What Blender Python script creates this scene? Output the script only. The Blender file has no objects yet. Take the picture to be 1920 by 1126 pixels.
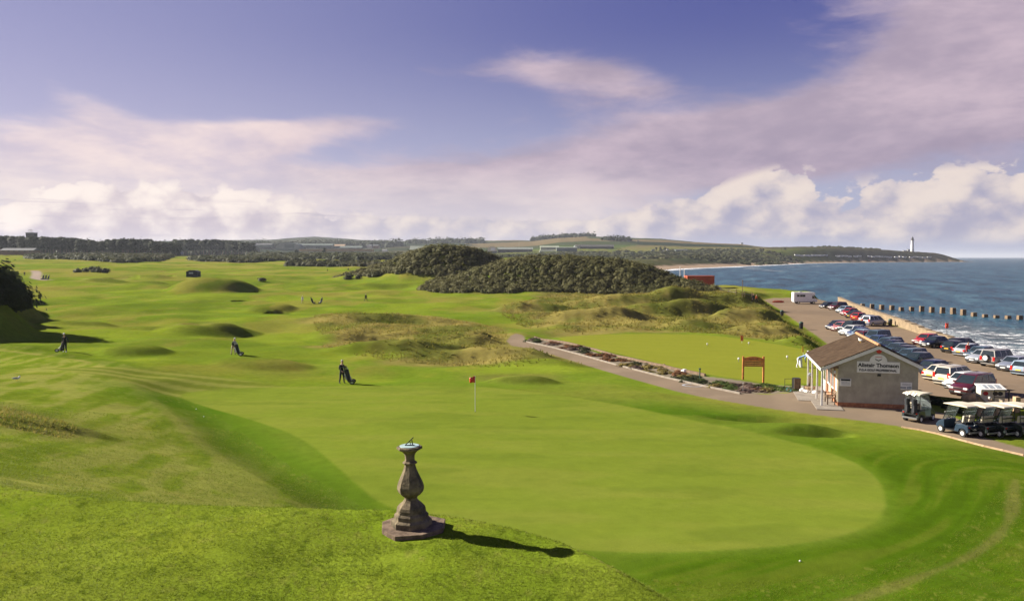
import bpy, bmesh, math, random
import numpy as np
from mathutils import Vector, Matrix, Euler

# ------------------------------------------------------------------ scene, camera, sky, sun, exposure
SC = bpy.context.scene
COL = SC.collection
R = math.radians
CAM_Z = 13.0
HORIZON = 482.0
FPX = 1500.0                     # focal length in photograph pixels (photograph is 1920 wide)
cam_d = bpy.data.cameras.new("camera")
cam_d.sensor_width = 36.0
cam_d.lens = 36.0 * FPX / 1920.0
cam_d.clip_start = 0.1
cam_d.clip_end = 90000.0
cam = bpy.data.objects.new("camera", cam_d)
COL.objects.link(cam)
PITCH = math.atan((563.0 - HORIZON) / FPX)
cam.location = (0, 0, CAM_Z)
cam.rotation_euler = (math.pi / 2 - PITCH, 0, 0)
SC.camera = cam

SUN_AZ, SUN_EL = -66.0, 27.0     # degrees: clockwise from +Y, above the horizon
sd = Vector((math.sin(R(SUN_AZ)) * math.cos(R(SUN_EL)), math.cos(R(SUN_AZ)) * math.cos(R(SUN_EL)), math.sin(R(SUN_EL))))
sun_d = bpy.data.lights.new("sun", 'SUN')
sun_d.energy = 5.0
sun_d.angle = R(0.5)
sun_d.color = (1.0, 0.93, 0.80)
sun = bpy.data.objects.new("sun", sun_d)
COL.objects.link(sun)
sun.rotation_euler = (-sd).to_track_quat('-Z', 'Y').to_euler()

SC.view_settings.view_transform = 'Standard'
SC.view_settings.look = 'None'
SC.view_settings.exposure = 1.31
SC.view_settings.gamma = 1.0
SC.view_settings.use_curve_mapping = False


class X:
    """a shader socket with arithmetic"""
    tree = None

    def __init__(s, sock):
        s.s = sock

    @staticmethod
    def op(kind, *a, clamp=False):
        n = X.tree.nodes.new('ShaderNodeMath')
        n.operation = kind
        n.use_clamp = clamp
        for i, v in enumerate(a):
            if isinstance(v, X):
                X.tree.links.new(v.s, n.inputs[i])
            else:
                n.inputs[i].default_value = v
        return X(n.outputs[0])

    def __add__(s, o): return X.op('ADD', s, o)
    __radd__ = __add__
    def __sub__(s, o): return X.op('SUBTRACT', s, o)
    def __rsub__(s, o): return X.op('SUBTRACT', o, s)
    def __mul__(s, o): return X.op('MULTIPLY', s, o)
    __rmul__ = __mul__
    def __truediv__(s, o): return X.op('DIVIDE', s, o)


def xmax(a, b): return X.op('MAXIMUM', a, b)
def xmin(a, b): return X.op('MINIMUM', a, b)
def clamp01(a): return X.op('ADD', a, 0.0, clamp=True)


def sstep(lo, hi, v):
    n = X.tree.nodes.new('ShaderNodeMapRange')
    n.interpolation_type = 'SMOOTHSTEP'
    X.tree.links.new(v.s, n.inputs[0])
    for i, q in ((1, lo), (2, hi)):
        if isinstance(q, X):
            X.tree.links.new(q.s, n.inputs[i])
        else:
            n.inputs[i].default_value = q
    return X(n.outputs[0])


def vec(x, y, z=0.0):
    n = X.tree.nodes.new('ShaderNodeCombineXYZ')
    for i, v in enumerate((x, y, z)):
        if isinstance(v, X):
            X.tree.links.new(v.s, n.inputs[i])
        else:
            n.inputs[i].default_value = v
    return X(n.outputs[0])


def noise(v, scale=1.0, detail=4.0, rough=0.5, dist=0.0, lac=2.0):
    n = X.tree.nodes.new('ShaderNodeTexNoise')
    n.inputs['Scale'].default_value = scale
    n.inputs['Detail'].default_value = detail
    n.inputs['Roughness'].default_value = rough
    n.inputs['Distortion'].default_value = dist
    n.inputs['Lacunarity'].default_value = lac
    if v is not None:
        X.tree.links.new(v.s, n.inputs['Vector'])
    return X(n.outputs[0])


def cmix(f, a, b, blend='MIX'):
    n = X.tree.nodes.new('ShaderNodeMix')
    n.data_type = 'RGBA'
    n.blend_type = blend
    n.clamp_factor = True
    if isinstance(f, X):
        X.tree.links.new(f.s, n.inputs[0])
    else:
        n.inputs[0].default_value = f
    for i, c in ((6, a), (7, b)):
        if isinstance(c, X):
            X.tree.links.new(c.s, n.inputs[i])
        else:
            n.inputs[i].default_value = (c[0], c[1], c[2], 1.0)
    return X(n.outputs[2])


def sep(v):
    n = X.tree.nodes.new('ShaderNodeSeparateXYZ')
    X.tree.links.new(v.s, n.inputs[0])
    return X(n.outputs[0]), X(n.outputs[1]), X(n.outputs[2])


def build_world():
    w = bpy.data.worlds.new("World")
    SC.world = w
    w.use_nodes = True
    t = w.node_tree
    t.nodes.clear()
    X.tree = t
    sky = t.nodes.new('ShaderNodeTexSky')
    sky.sky_type = 'NISHITA'
    sky.sun_disc = False
    sky.sun_elevation = R(SUN_EL)
    sky.sun_rotation = R(SUN_AZ % 360)
    sky.air_density = 1.0
    sky.dust_density = 1.0
    sky.ozone_density = 2.0
    tc = t.nodes.new('ShaderNodeTexCoord')
    dx, dy, dz = sep(X(tc.outputs['Generated']))
    deg = 57.29578
    az = X.op('ARCTAN2', dx, dy) * deg                # 0 straight ahead, positive to the right
    el = X.op('ARCSINE', dz) * deg

    def blob(a0, e0, ra, re, rot=0.0, amp=1.0):
        c, s = math.cos(R(rot)), math.sin(R(rot))
        da, de = az - a0, el - e0
        p = (da * c + de * s) / ra
        q = (de * c - da * s) / re
        return X.op('EXPONENT', (p * p + q * q) * -1.0) * amp

    def total(lst):
        o = lst[0]
        for b in lst[1:]:
            o = o + b
        return o

    def c8(r, g, b):
        # a display colour as sky radiance at the strength and exposure used here
        f = 1.0 / (0.050 * 2 ** 1.31)
        return tuple((((v / 255 + 0.055) / 1.055) ** 2.4) * f for v in (r, g, b))

    # -- clear sky, tinted to the violet blue of the day
    base = cmix(1.0, X(sky.outputs[0]), (0.62, 0.58, 0.85), 'MULTIPLY')
    up = sstep(1.0, 17.0, el)
    right = sstep(-36.0, 16.0, az)
    lowc = cmix(right, c8(200, 192, 212), c8(184, 186, 210))
    topc = cmix(right, c8(148, 146, 186), c8(86, 90, 156))
    zen = sstep(17.0, 60.0, el)
    base = cmix(0.82, base, cmix(zen, cmix(up, lowc, topc), c8(46, 60, 118)))

    wob = noise(vec(az * 0.55, el * 0.75, 4.0), 1.0, 3.0, 0.6)

    def puffs(a, e, sc):
        n = t.nodes.new('ShaderNodeTexVoronoi')
        n.voronoi_dimensions = '2D'
        n.feature = 'F1'
        n.inputs['Scale'].default_value = sc
        t.links.new(vec(a + wob * 1.8, e * 1.3 + wob * 1.5, 0.0).s, n.inputs['Vector'])
        return 1.0 - X(n.outputs['Distance'])

    # -- high, soft layer: streaks and the big mauve sheet
    e_s = el + noise(vec(az * 0.05, el * 0.12, 3.1), 1.0, 2.0) * 3.0
    n1 = noise(vec(az * 0.055, e_s * 0.20, 1.7), 1.0, 7.0, 0.56, 0.35)
    n2 = noise(vec(az * 0.14 + e_s * 0.10, e_s * 0.42, 8.3), 1.0, 7.0, 0.62, 0.3)
    bias = total([
        blob(34.0, 13.5, 9.0, 7.5, 0, 0.70),           # big sheet in the upper right
        blob(25.0, 9.2, 11.0, 2.6, 8, 0.56),
        blob(13.5, 7.9, 11.5, 2.0, 1, 0.44),            # its arm to the left
        blob(5.8, 12.3, 7.6, 1.4, -5, 0.42),            # wisp above it
        blob(4.5, 5.9, 14.0, 1.5, 3, 0.48),             # banded middle layer
        blob(-6.0, 3.0, 15.0, 2.7, 0, 0.58),
        blob(-27.0, 6.6, 8.0, 2.3, 3, 0.46),            # bright bank on the left
        blob(-16.5, 8.6, 8.5, 0.75, 6, 0.40),
        blob(-19.0, 7.2, 8.0, 0.7, 8, 0.34),
        blob(-25.0, 3.4, 14.0, 2.6, 0, 0.55),
        blob(-28.0, 9.7, 3.5, 0.9, -22, 0.26),
        blob(-11.5, 5.3, 4.0, 0.4, 2, 0.16),
        blob(23.0, 16.3, 4.0, 1.2, 12, 0.18),
    ])
    far_side = sstep(48.0, 80.0, X.op('ABSOLUTE', az))
    bias = bias + far_side * 0.16 - sstep(24.0, 50.0, el) * 0.16
    dens1 = n1 * 0.52 + n2 * 0.48 + bias - 0.58
    m1 = sstep(0.02, 0.34, dens1)
    lit1 = noise(vec(az * 0.085, e_s * 0.26, 14.0), 1.0, 6.0, 0.60, 0.2) * 0.75 + noise(vec(az * 0.30, el * 0.75, 4.0), 1.0, 4.0, 0.6, 0.2) * 0.25
    warm = sstep(-4.0, -22.0, az)
    c_hi = cmix(warm, c8(208, 188, 200), c8(250, 228, 222))
    c_lo = cmix(warm, c8(172, 157, 176), c8(206, 193, 209))
    edge = sstep(9.0, 6.0, el) * sstep(2.0, 12.0, az)
    c_hi = cmix(edge * 0.45, c_hi, c8(172, 156, 178))
    c_lo = cmix(edge * 0.5, c_lo, c8(146, 134, 160))
    low = sstep(7.5, 2.5, el) * sstep(20.0, 2.0, az)
    c_hi = cmix(low * 0.8, c_hi, c8(242, 228, 222))
    c_lo = cmix(low * 0.8, c_lo, c8(212, 203, 212))
    col1 = cmix(sstep(0.36, 0.64, lit1), c_lo, c_hi)
    out = cmix(m1 * 0.96, base, col1)

    # -- low cumulus on the horizon, lit from the left and above
    def cum(a, e, fine):
        big = noise(vec(a * 0.16, e * 0.30, 5.5), 1.0, 2.0, 0.5, 0.2)
        p = puffs(a, e, 0.36)
        return big * 0.42 + p * 0.20 + (puffs(a + 40.0, e, 0.95) * 0.15 + noise(vec(a * 0.62, e * 1.0, 2.5), 1.0, 7.0, 0.64, 0.1) * 0.50 if fine else 0.33)

    env = total([
        blob(13.6, 2.2, 6.2, 1.9, 10, 0.48),
        blob(17.5, 4.6, 3.2, 1.3, 16, 0.28),
        blob(30.0, 3.1, 6.2, 2.2, 0, 0.56),
        blob(20.0, 1.6, 14.0, 1.3, 0, 0.34),
        blob(-24.0, 2.5, 10.0, 2.2, 0, 0.46),
        blob(-9.0, 1.5, 12.0, 1.2, 0, 0.40),
        blob(4.0, 1.3, 9.0, 1.0, 0, 0.30),
    ]) + far_side * sstep(9.0, 2.0, el) * 0.36
    floor_ = sstep(0.3, 1.2, el + (noise(vec(az * 0.2, 2.0, 1.0), 1.0, 3.0) - 0.5) * 0.9)
    d0 = cum(az, el, True)
    l0 = cum(az + 0.25, el - 0.2, False)
    l1 = cum(az - 1.1, el + 0.95, False)
    lump = (d0 - 0.55) * 0.9 + env - 0.20
    m2 = sstep(0.0, 0.055, lump) * sstep(0.06, 0.2, env) * (0.3 + floor_ * 0.7)
    lit2 = sstep(-0.16, 0.13, (l0 - l1) * 0.9 + (d0 - l0) * 0.65 + (el - 2.4) * 0.030 - lump * 0.10)
    shade_c = cmix(warm, c8(166, 163, 188), c8(192, 178, 192))
    lit_c = cmix(warm, c8(238, 222, 212), c8(255, 240, 231))
    col2 = cmix(lit2, shade_c, lit_c)
    out = cmix(m2 * 0.93, out, col2)

    # flat grey bases drawn out along the left bank
    bar = noise(vec(az * 0.13, el * 1.9, 21.0), 1.0, 5.0, 0.6, 0.2)
    bars = sstep(0.54, 0.68, bar) * sstep(0.9, 1.8, el) * sstep(4.4, 2.6, el) * sstep(-3.0, -15.0, az)
    out = cmix(bars * 0.6, out, c8(172, 162, 182))

    # -- grey blue band of distant rain under the clouds
    bandn = noise(vec(az * 0.10, el * 0.6, 9.0), 1.0, 4.0, 0.5)
    band = sstep(1.7, 0.7, el + (bandn - 0.5) * 1.6) * sstep(-4.0, -0.5, el)
    bw = xmax(sstep(6.0, 22.0, az), sstep(-12.0, -22.0, az))
    out = cmix(band * (0.22 + bw * 0.66), out, cmix(warm, c8(160, 165, 196), c8(164, 162, 190)))
    out = cmix(sstep(3.6, 0.4, el) * sstep(24.0, 4.0, X.op('ABSOLUTE', az + 4.0)) * 0.30, out, c8(226, 214, 212))
    # below the horizon the world goes on as a dull green grey land
    out = cmix(sstep(-0.5, -4.0, el), out, c8(74, 84, 62))
    bg = t.nodes.new('ShaderNodeBackground')
    t.links.new(out.s, bg.inputs[0])
    bg.inputs[1].default_value = 0.050
    wo = t.nodes.new('ShaderNodeOutputWorld')
    t.links.new(bg.outputs[0], wo.inputs[0])


build_world()

# ------------------------------------------------------------------ helpers
rng = np.random.default_rng(7)
random.seed(7)


def ray(px, py):
    cx, cy = (px - 960.0) / FPX, (563.0 - py) / FPX
    cp, sp = math.cos(PITCH), math.sin(PITCH)
    return np.array([cx, cp + cy * sp, -sp + cy * cp])


def at_z(px, py, z):
    """point of the plane at height z that the photograph shows at this pixel"""
    d = ray(px, py)
    t = (z - CAM_Z) / d[2]
    return float(d[0] * t), float(d[1] * t)


def at_y(px, py, y):
    d = ray(px, py)
    t = y / d[1]
    return np.array([d[0] * t, y, CAM_Z + d[2] * t])


def poly_z(pts, z):
    return np.array([at_z(px, py, z) for px, py in pts])


def smooth(a, b, v):
    t = np.clip((v - a) / (b - a), 0, 1)
    return t * t * (3 - 2 * t)


def seg_dist(x, y, pts, closed=False):
    d = np.full(np.shape(x), 1e9)
    n = len(pts)
    for i in range(n if closed else n - 1):
        ax, ay = pts[i]
        bx, by = pts[(i + 1) % n]
        vx, vy = bx - ax, by - ay
        L = vx * vx + vy * vy + 1e-12
        t = np.clip(((x - ax) * vx + (y - ay) * vy) / L, 0, 1)
        d = np.minimum(d, np.hypot(x - ax - t * vx, y - ay - t * vy))
    return d


def inside(x, y, pts):
    c = np.zeros(np.shape(x), bool)
    n = len(pts)
    for i in range(n):
        ax, ay = pts[i]
        bx, by = pts[(i + 1) % n]
        if ay == by:
            continue
        k = ((ay > y) != (by > y)) & (x < (bx - ax) * (y - ay) / (by - ay) + ax)
        c ^= k
    return c


def sdf(x, y, pts):
    """positive inside"""
    d = seg_dist(x, y, pts, True)
    return np.where(inside(x, y, pts), d, -d)


def smooth_poly(pts, it=2):
    p = np.array(pts, float)
    for _ in range(it):
        q = np.roll(p, -1, 0)
        p = np.stack([p * 0.75 + q * 0.25, p * 0.25 + q * 0.75], 1).reshape(-1, 2)
    return p


def smooth_line(pts, it=2):
    p = np.array(pts, float)
    for _ in range(it):
        a, b = p[:-1], p[1:]
        m = np.stack([a * 0.75 + b * 0.25, a * 0.25 + b * 0.75], 1).reshape(-1, p.shape[1])
        p = np.vstack([p[:1], m, p[-1:]])
    return p


def _hash(ix, iy, seed):
    h = (ix.astype(np.int64) * 374761393 + iy.astype(np.int64) * 668265263 + seed * 974711) & 0x7fffffff
    h = ((h ^ (h >> 13)) * 1274126177) & 0x7fffffff
    h = h ^ (h >> 16)
    return (h & 0xffff) / 65535.0


def vnoise(x, y, seed=0):
    x, y = np.asarray(x, float), np.asarray(y, float)
    ix, iy = np.floor(x), np.floor(y)
    fx, fy = x - ix, y - iy
    u, v = fx * fx * (3 - 2 * fx), fy * fy * (3 - 2 * fy)
    a, b = _hash(ix, iy, seed), _hash(ix + 1, iy, seed)
    c, d = _hash(ix, iy + 1, seed), _hash(ix + 1, iy + 1, seed)
    return (a * (1 - u) + b * u) * (1 - v) + (c * (1 - u) + d * u) * v


def fbm(x, y, seed=0, octs=4, gain=0.5):
    o, a, s = 0.0, 1.0, 0.0
    c, si = 0.8, 0.6
    for i in range(octs):
        o = o + a * vnoise(x, y, seed + i * 17)
        s += a
        a *= gain
        x, y = (x * c - y * si) * 2.03 + 11.3, (x * si + y * c) * 2.03 - 4.7
    return o / s


# ------------------------------------------------------------------ the lie of the land
G_Z = 3.5                                        # putting green
TERRACE = [(-42, 62), (-35, 50), (-28.5, 39), (-22.5, 29), (-15, 19.5), (-8.8, 14.6), (-4.5, 13.8), (-1.3, 13.3),
           (0.3, 12.4), (1.3, 11.0), (2.4, 9.0), (4.6, 7.0), (9, 7.3), (14, 10.5), (20, 16.5), (28, 23), (40, 28), (70, 34)]
TOE = [(-70, 90), (-50, 80), (-38, 72), (-27, 60), (-20, 51), (-16, 45), (-10.5, 36.5), (-7, 32), (-4.5, 28.3), (-1, 25.2),
       (3, 23.2), (8, 22.9), (13, 25.0), (17.5, 29.5), (21, 33.5), (26, 36.0), (40, 39), (70, 46)]
TERRACE = smooth_line([(a, b - 0.45) for a, b in TERRACE], 2)
TOE = smooth_line(TOE, 2)
TERR_POLY = np.vstack([TERRACE, [(70, -70), (-70, -70), (-90, 62)]])
TOE_POLY = np.vstack([TOE, [(90, -90), (-90, -90), (-110, 90)]])

COAST_Y = np.array([-200, 0, 60, 80, 106, 138, 182, 232, 262, 285, 320, 380, 500, 650, 770, 900, 1147, 1625, 1900, 2080, 2215, 2262, 2300, 2600, 3500, 6000, 20000.])
COAST_X = np.array([54, 54, 55.5, 57.2, 60.6, 67.5, 79, 90, 88, 72, 56, 50, 60, 98, 136, 186, 330, 585, 800, 1013, 1240, 1308, 1330, 1110, 1120, 1500, 4000.])


def coast_x(y):
    return np.interp(y, COAST_Y, COAST_X)


# skyline of the far land in the photograph, and how far away it stands
SKY_PX = np.array([-900, 0, 330, 500, 540, 590, 640, 700, 750, 800, 850, 890, 1000, 1050, 1100, 1160, 1240, 1300, 1380, 1415, 1440, 1500, 1550, 1600, 1640, 1700, 1750, 1790, 1812, 1826, 2600.])
SKY_PY = np.array([456, 458, 454, 452, 449, 446, 449, 452, 453, 452, 450, 453, 452, 447, 444.5, 447, 450, 455.5, 458, 462, 464, 462.5, 464, 466, 468, 471.5, 473, 476, 482, 489, 489])
SKY_Y = np.array([2600, 2600, 3000, 4500, 5000, 5000, 5000, 4500, 4000, 4200, 4200, 3800, 3200, 3000, 3000, 2900, 2800, 2700, 2600, 2500, 2350, 2280, 2260, 2250, 2250, 2250, 2250, 2255, 2258, 2260, 2260.])

MOUNDS = []          # cx, cy, rx, ry, rot, height, sharpness


def mound(px, py, hw, ratio, h, z=2.6, rot=0.0, p=1.0):
    x, y = at_z(px, py, z)
    MOUNDS.append((x, y, hw * y / FPX, hw * y / FPX * ratio, R(rot), h, p))


mound(402, 547, 62, 1.3, 4.0, 3.0)                # big smooth mound
mound(392, 627, 66, 1.3, 1.25, 2.6, -12, 2.0)          # low oval hump with a dark side
mound(425, 629, 44, 0.5, 0.5, 2.6, -10)
mound(506, 577, 38, 1.3, 1.2, 2.8, 0)
mound(524, 582, 21, 1.1, -2.2, 2.8, 0, 3.0)
mound(456, 566, 15, 1.2, -2.0, 2.8, 0, 3.0)
mound(228, 531, 22, 1.0, -2.4, 3.2, 0, 3.0)
mound(282, 527, 20, 1.0, -2.4, 3.4, 0, 3.0)
mound(312, 526, 12, 1.2, -2.0, 3.4, 0, 3.0)
mound(200, 536, 40, 0.5, 1.4, 3.2)
mound(270, 530, 44, 0.5, 1.3, 3.2)
mound(150, 490, 15, 1.2, -2.6, 7.0, 0, 3.0)
mound(153, 496, 15, 1.0, -2.4, 6.4, 0, 3.0)
mound(378, 505, 18, 1.0, -2.0, 5.5, 0, 3.0)
mound(255, 668, 52, 1.0, 0.7, 3.4, 8)
mound(490, 695, 80, 0.8, 0.6, 3.0, 0)
mound(290, 620, 70, 0.5, 0.5, 3.0)
mound(700, 604, 120, 0.35, 1.0, 2.5, -4)
mound(700, 634, 95, 0.35, 1.2, 2.4, 4)
mound(850, 640, 110, 0.3, 1.15, 2.4, -6)
mound(905, 648, 60, 0.4, 1.0, 2.4, 0)
mound(760, 668, 120, 0.3, 1.25, 2.5, 8)
mound(930, 676, 160, 0.22, 1.1, 2.5, -10)
mound(1050, 692, 90, 0.25, 0.5, 2.7, -14)
mound(980, 722, 60, 0.3, 0.55, 3.1, -8)
mound(740, 540, 70, 0.4, 1.6, 3.0)
mound(870, 530, 120, 0.5, 2.2, 3.3)
mound(680, 520, 60, 0.5, 1.3, 3.8)
mound(270, 540, 40, 0.4, 0.8, 3.0)
mound(150, 610, 60, 0.5, 0.7, 3.4)
# dunes right of the links
for a in [(1010, 584, 70, 0.4, 1.6), (1120, 600, 90, 0.35, 1.8), (1170, 575, 110, 0.35, 2.8), (1260, 590, 100, 0.35, 2.8), (1330, 575, 90, 0.35, 2.8),
          (1400, 600, 60, 0.4, 2.2), (1440, 622, 70, 0.4, 1.2), (1330, 612, 80, 0.35, 0.9), (1230, 562, 100, 0.3, 1.4), (1390, 568, 50, 0.4, 0.9),
          (1500, 645, 45, 0.4, 0.8), (1080, 568, 70, 0.3, 1.0)]:
    mound(*a, z=2.4)
# bumps on the near left bank
mound(60, 765, 130, 0.30, 0.75, 6.6, 0)
mound(20, 800, 90, 0.25, -0.5, 6.3, 0)
# hollow and bunker beside the green
mound(1440, 806, 110, 0.30, 0.55, 3.4, -8)
mound(1450, 785, 110, 0.22, -0.55, 3.4, -8)
mound(1525, 821, 60, 0.30, -0.48, 3.2, -4)
mound(1180, 740, 120, 0.25, 0.25, 3.4, -12)

GREEN = smooth_poly(poly_z([(318, 738), (400, 727), (520, 721), (700, 719), (890, 722), (1000, 734), (1150, 756), (1300, 786), (1490, 824), (1610, 862),
                            (1658, 905), (1668, 948), (1640, 985), (1560, 1012), (1420, 1030), (1240, 1038), (1080, 1034), (930, 1010), (720, 955),
                            (655, 900), (570, 825), (480, 790), (390, 764)], G_Z), 2)
APRON = smooth_poly(poly_z([(60, 716), (180, 705), (330, 703), (480, 712), (560, 719), (430, 731), (330, 745), (250, 738), (150, 726)], 3.6), 2)
PRACTICE_Z = 2.7
PRACTICE = smooth_poly(poly_z([(1030, 634), (1090, 628), (1190, 625), (1300, 626), (1390, 634), (1480, 648), (1540, 662), (1600, 690), (1600, 735), (1490, 728),
                               (1400, 716), (1310, 702), (1180, 668)], PRACTICE_Z), 1)
PATH_Z = 3.25


def path_z(y):
    return np.interp(y, [38, 52, 60, 75, 112], [3.32, 3.32, 3.20, 2.95, 2.60])


def at_path(px, py):
    z = 3.1
    for _ in range(6):
        x, y = at_z(px, py, z)
        z = float(path_z(y))
    return x, y


PATH = smooth_poly(np.array([at_path(*q) for q in [(962, 624), (983, 628), (985, 640), (1040, 650), (1180, 688), (1322, 723), (1410, 739), (1500, 739), (1525, 735), (1560, 742), (1600, 760),
                           (1720, 768), (1790, 780), (1835, 812), (1850, 822), (1990, 858), (1990, 878), (1905, 850), (1830, 834), (1760, 813), (1690, 799), (1600, 786), (1500, 774),
                           (1390, 757), (1285, 738), (1210, 717), (1140, 697), (1060, 672), (1000, 655), (945, 645)]]), 1)
CARPARK_Z = 1.5
CARPARK = np.array([(68, 216), (59, 176), (49.5, 137), (43.5, 112), (38.5, 92), (34.5, 74), (33.8, 67.5), (36.5, 62.5), (41.5, 58.5), (55, 54), (55, 60), (56.2, 80),
                    (59.0, 106), (65.0, 138), (76.0, 182), (86, 226), (74, 226)])
WALL_LINE = np.array([(58.8, 104.5), (60.5, 116.5), (65.4, 138), (67.8, 148), (76.2, 180), (84.0, 206)])
ROUGH = [smooth_poly(poly_z(q, 2.5), 2) for q in (
    [(585, 592), (700, 584), (800, 598), (900, 606), (957, 624), (948, 646), (1010, 660), (1132, 691), (1060, 697), (900, 700), (760, 690), (640, 674), (590, 657), (645, 640), (588, 622)],
    [(930, 584), (1000, 562), (1040, 550), (1310, 546), (1425, 562), (1502, 608), (1548, 648), (1530, 656), (1480, 645), (1380, 630), (1190, 621), (1040, 626), (960, 604)],
)]
ROUGH.append(smooth_poly(poly_z([(-60, 742), (60, 742), (150, 765), (130, 790), (30, 792), (-60, 785)], 6.6), 1))
ROUGH.append(smooth_poly(poly_z([(870, 704), (950, 700), (1050, 704), (1010, 722), (930, 720)], 3.1), 1))
ROUGH.append(smooth_poly(poly_z([(300, 634), (350, 606), (430, 606), (472, 624), (440, 636), (370, 630)], 2.6), 2))
GORSE = [smooth_poly(q, 2) for q in (
    [(-26, 224), (-8, 223), (12, 221), (30, 219), (50, 214), (60, 224), (50, 245), (36, 268), (10, 282), (-16, 272), (-28, 250)],
    [(-62, 300), (-40, 284), (-20, 278), (6, 282), (18, 300), (0, 320), (-30, 325), (-58, 318)],
    [(-74, 328), (-64, 306), (-46, 288), (-42, 300), (-54, 322), (-66, 338)],
)]


def H(x, y):
    x, y = np.asarray(x, float), np.asarray(y, float)
    yy = np.maximum(y, 1.0)
    r = np.hypot(x, y)
    pxl = 960 + FPX * x / yy                       # azimuth expressed as the photograph's column
    z = np.interp(r, [0, 60, 80, 100, 150, 215, 250, 350, 500, 700, 900, 1200, 1600], [3.5, 3.4, 2.9, 2.5, 2.4, 2.8, 3.2, 4.6, 6.9, 9.6, 11.6, 13.2, 14.5])
    left = smooth(-0.20, -0.55, x / yy) * smooth(5, 60, y)
    z = z + left * np.interp(r, [0, 40, 75, 120, 200, 400, 900], [0, 0, 1.5, 0.8, 0.4, 0.6, 2.5])
    # dune land east of the links is lower
    z = z - smooth(0.02, 0.12, x / yy) * np.interp(r, [0, 300, 420, 700, 900, 1200, 1500], [0, 0, 1.2, 3.2, 3.6, 1.5, 0])
    # far hills
    sp, sy = np.interp(pxl, SKY_PX, SKY_PY), np.interp(pxl, SKY_PX, SKY_Y)
    top = CAM_Z + (HORIZON - sp) / FPX * sy
    t = smooth(0, 1, (y - 1350) / np.maximum(sy - 1350, 50)) * (y > 0)
    t = t * (1 - 0.75 * smooth(0, 1, (y - sy) / (sy * 0.7)))
    far = t * (top - 14.0)
    z = z + far + (fbm(x / 260, y / 260, 5, 3) - 0.5) * np.clip((r - 500) / 900, 0, 1) * 9 * (0.25 + np.clip(t, 0, 1))
    # ground relief
    z = z + (fbm(x / 19, y / 19, 21, 3) - 0.5) * 2.1 * smooth(60, 95, r) + (fbm(x / 6.5, y / 6.5, 31, 2) - 0.5) * 0.50 * smooth(35, 70, r)
    for cx, cy, rx, ry, rot, h, p in MOUNDS:
        c, s = math.cos(rot), math.sin(rot)
        dx, dy = x - cx, y - cy
        q = ((dx * c + dy * s) / rx) ** 2 + ((dy * c - dx * s) / ry) ** 2
        sm = np.clip(1 - q / 2.0, 0, 1)
        z = z + h * 0.9 * (smooth(0, 0.4, sm) if p > 2 else np.clip(sm * 1.35, 0, 1) ** 1.2 if p > 1 else sm * sm * (3 - 2 * sm))
    # rough dunes are hummocky
    rg = smooth(-1, 4, np.maximum(sdf(x, y, ROUGH[0]), sdf(x, y, ROUGH[1])))
    z = z + rg * ((fbm(x / 5.5, y / 5.5, 41, 3) - 0.5) * 1.1 + (fbm(x / 1.8, y / 1.8, 47, 2) - 0.5) * 0.35)
    # gorse covered hill: two humps
    z = z + 9.2 * np.exp(-(((x - 14) / 30) ** 2 + ((y - 251) / 19) ** 2) ** 1.25) + 4.0 * np.exp(-(((x - 40) / 14) ** 2 + ((y - 238) / 13) ** 2))
    z = z + 10.4 * np.exp(-(((x + 24) / 24) ** 2 + ((y - 300) / 18) ** 2) ** 1.2) + 3.0 * np.exp(-(((x + 54) / 14) ** 2 + ((y - 312) / 12) ** 2))
    # bank along the left edge of the links
    u = x + 0.665 * y
    foot = np.interp(y, [70, 85, 105, 150, 200, 250], [-1.5, 3.0, 8.5, 10.0, 12.5, 10]) + 1.6 * np.sin(y / 6.5) + 1.0 * np.sin(y / 2.9 + 1)
    z = z + 5.6 * smooth(0.0, -8.5, u - foot) * smooth(66, 84, y) * smooth(255, 215, y)
    z = z + 2.2 * np.exp(-((u - foot + 11) / 6) ** 2) * smooth(80, 110, y) * smooth(235, 205, y)
    z = z - 0.85 * np.exp(-(((x - 29.6) / 2.6) ** 2 + ((y - 49.0) / 1.9) ** 2))
    # putting green: gently tilted, level
    g = smooth(-4.0, 1.0, sdf(x, y, GREEN))
    z = z * (1 - g) + g * (G_Z + (x + 2) * 0.003 + 0.12 * np.sin(x / 9.0) * np.sin(y / 8.0))
    # paved and mown flats
    k = smooth(-3.0, 0.5, sdf(x, y, PRACTICE))
    z = z * (1 - k) + k * PRACTICE_Z
    k = smooth(-3.5, 0.2, sdf(x, y, PATH))
    z = z * (1 - k) + k * path_z(y)
    # shop platform
    k = smooth(-2.0, 0.0, sdf(x, y, SHOP_PAD))
    z = z * (1 - k) + k * 3.40
    dcp = sdf(x, y, CARPARK)
    k = smooth(0, 1, 1 + np.minimum(dcp, 0) / (5.0 + 6.0 * smooth(76, 66, y) * smooth(27, 30, x)))
    k = np.where(smooth(-0.5, 0.5, sdf(x, y, PATH)) > 0.5, 0, k)
    z = z * (1 - k) + k * CARPARK_Z
    # shore
    s = coast_x(y) - x
    w = np.interp(y, [0, 180, 235, 300, 500, 900, 2000], [1.5, 1.5, 4, 22, 40, 70, 120])
    z = np.where(s > 0, z * smooth(0, 1, s / w), np.maximum(-4.0, s * 0.05))
    # terrace bank around the camera
    zt = 8.78 - np.clip((y - 14) * 0.085, 0, 4.2) - np.clip((x - 2.0) * 0.24, 0, 5.4) + (fbm(x / 5, y / 5, 61, 3) - 0.5) * 0.30
    zt = zt + np.clip((9.0 - y) * 0.045, 0, 1.0)
    dt, dc = seg_dist(x, y, TOE), seg_dist(x, y, TERRACE)
    ss = dc / (dc + dt + 1e-6)
    lip = 0.5 * np.clip(x + 9, 0, 7) / 7.0          # steeper near the sundial
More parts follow.
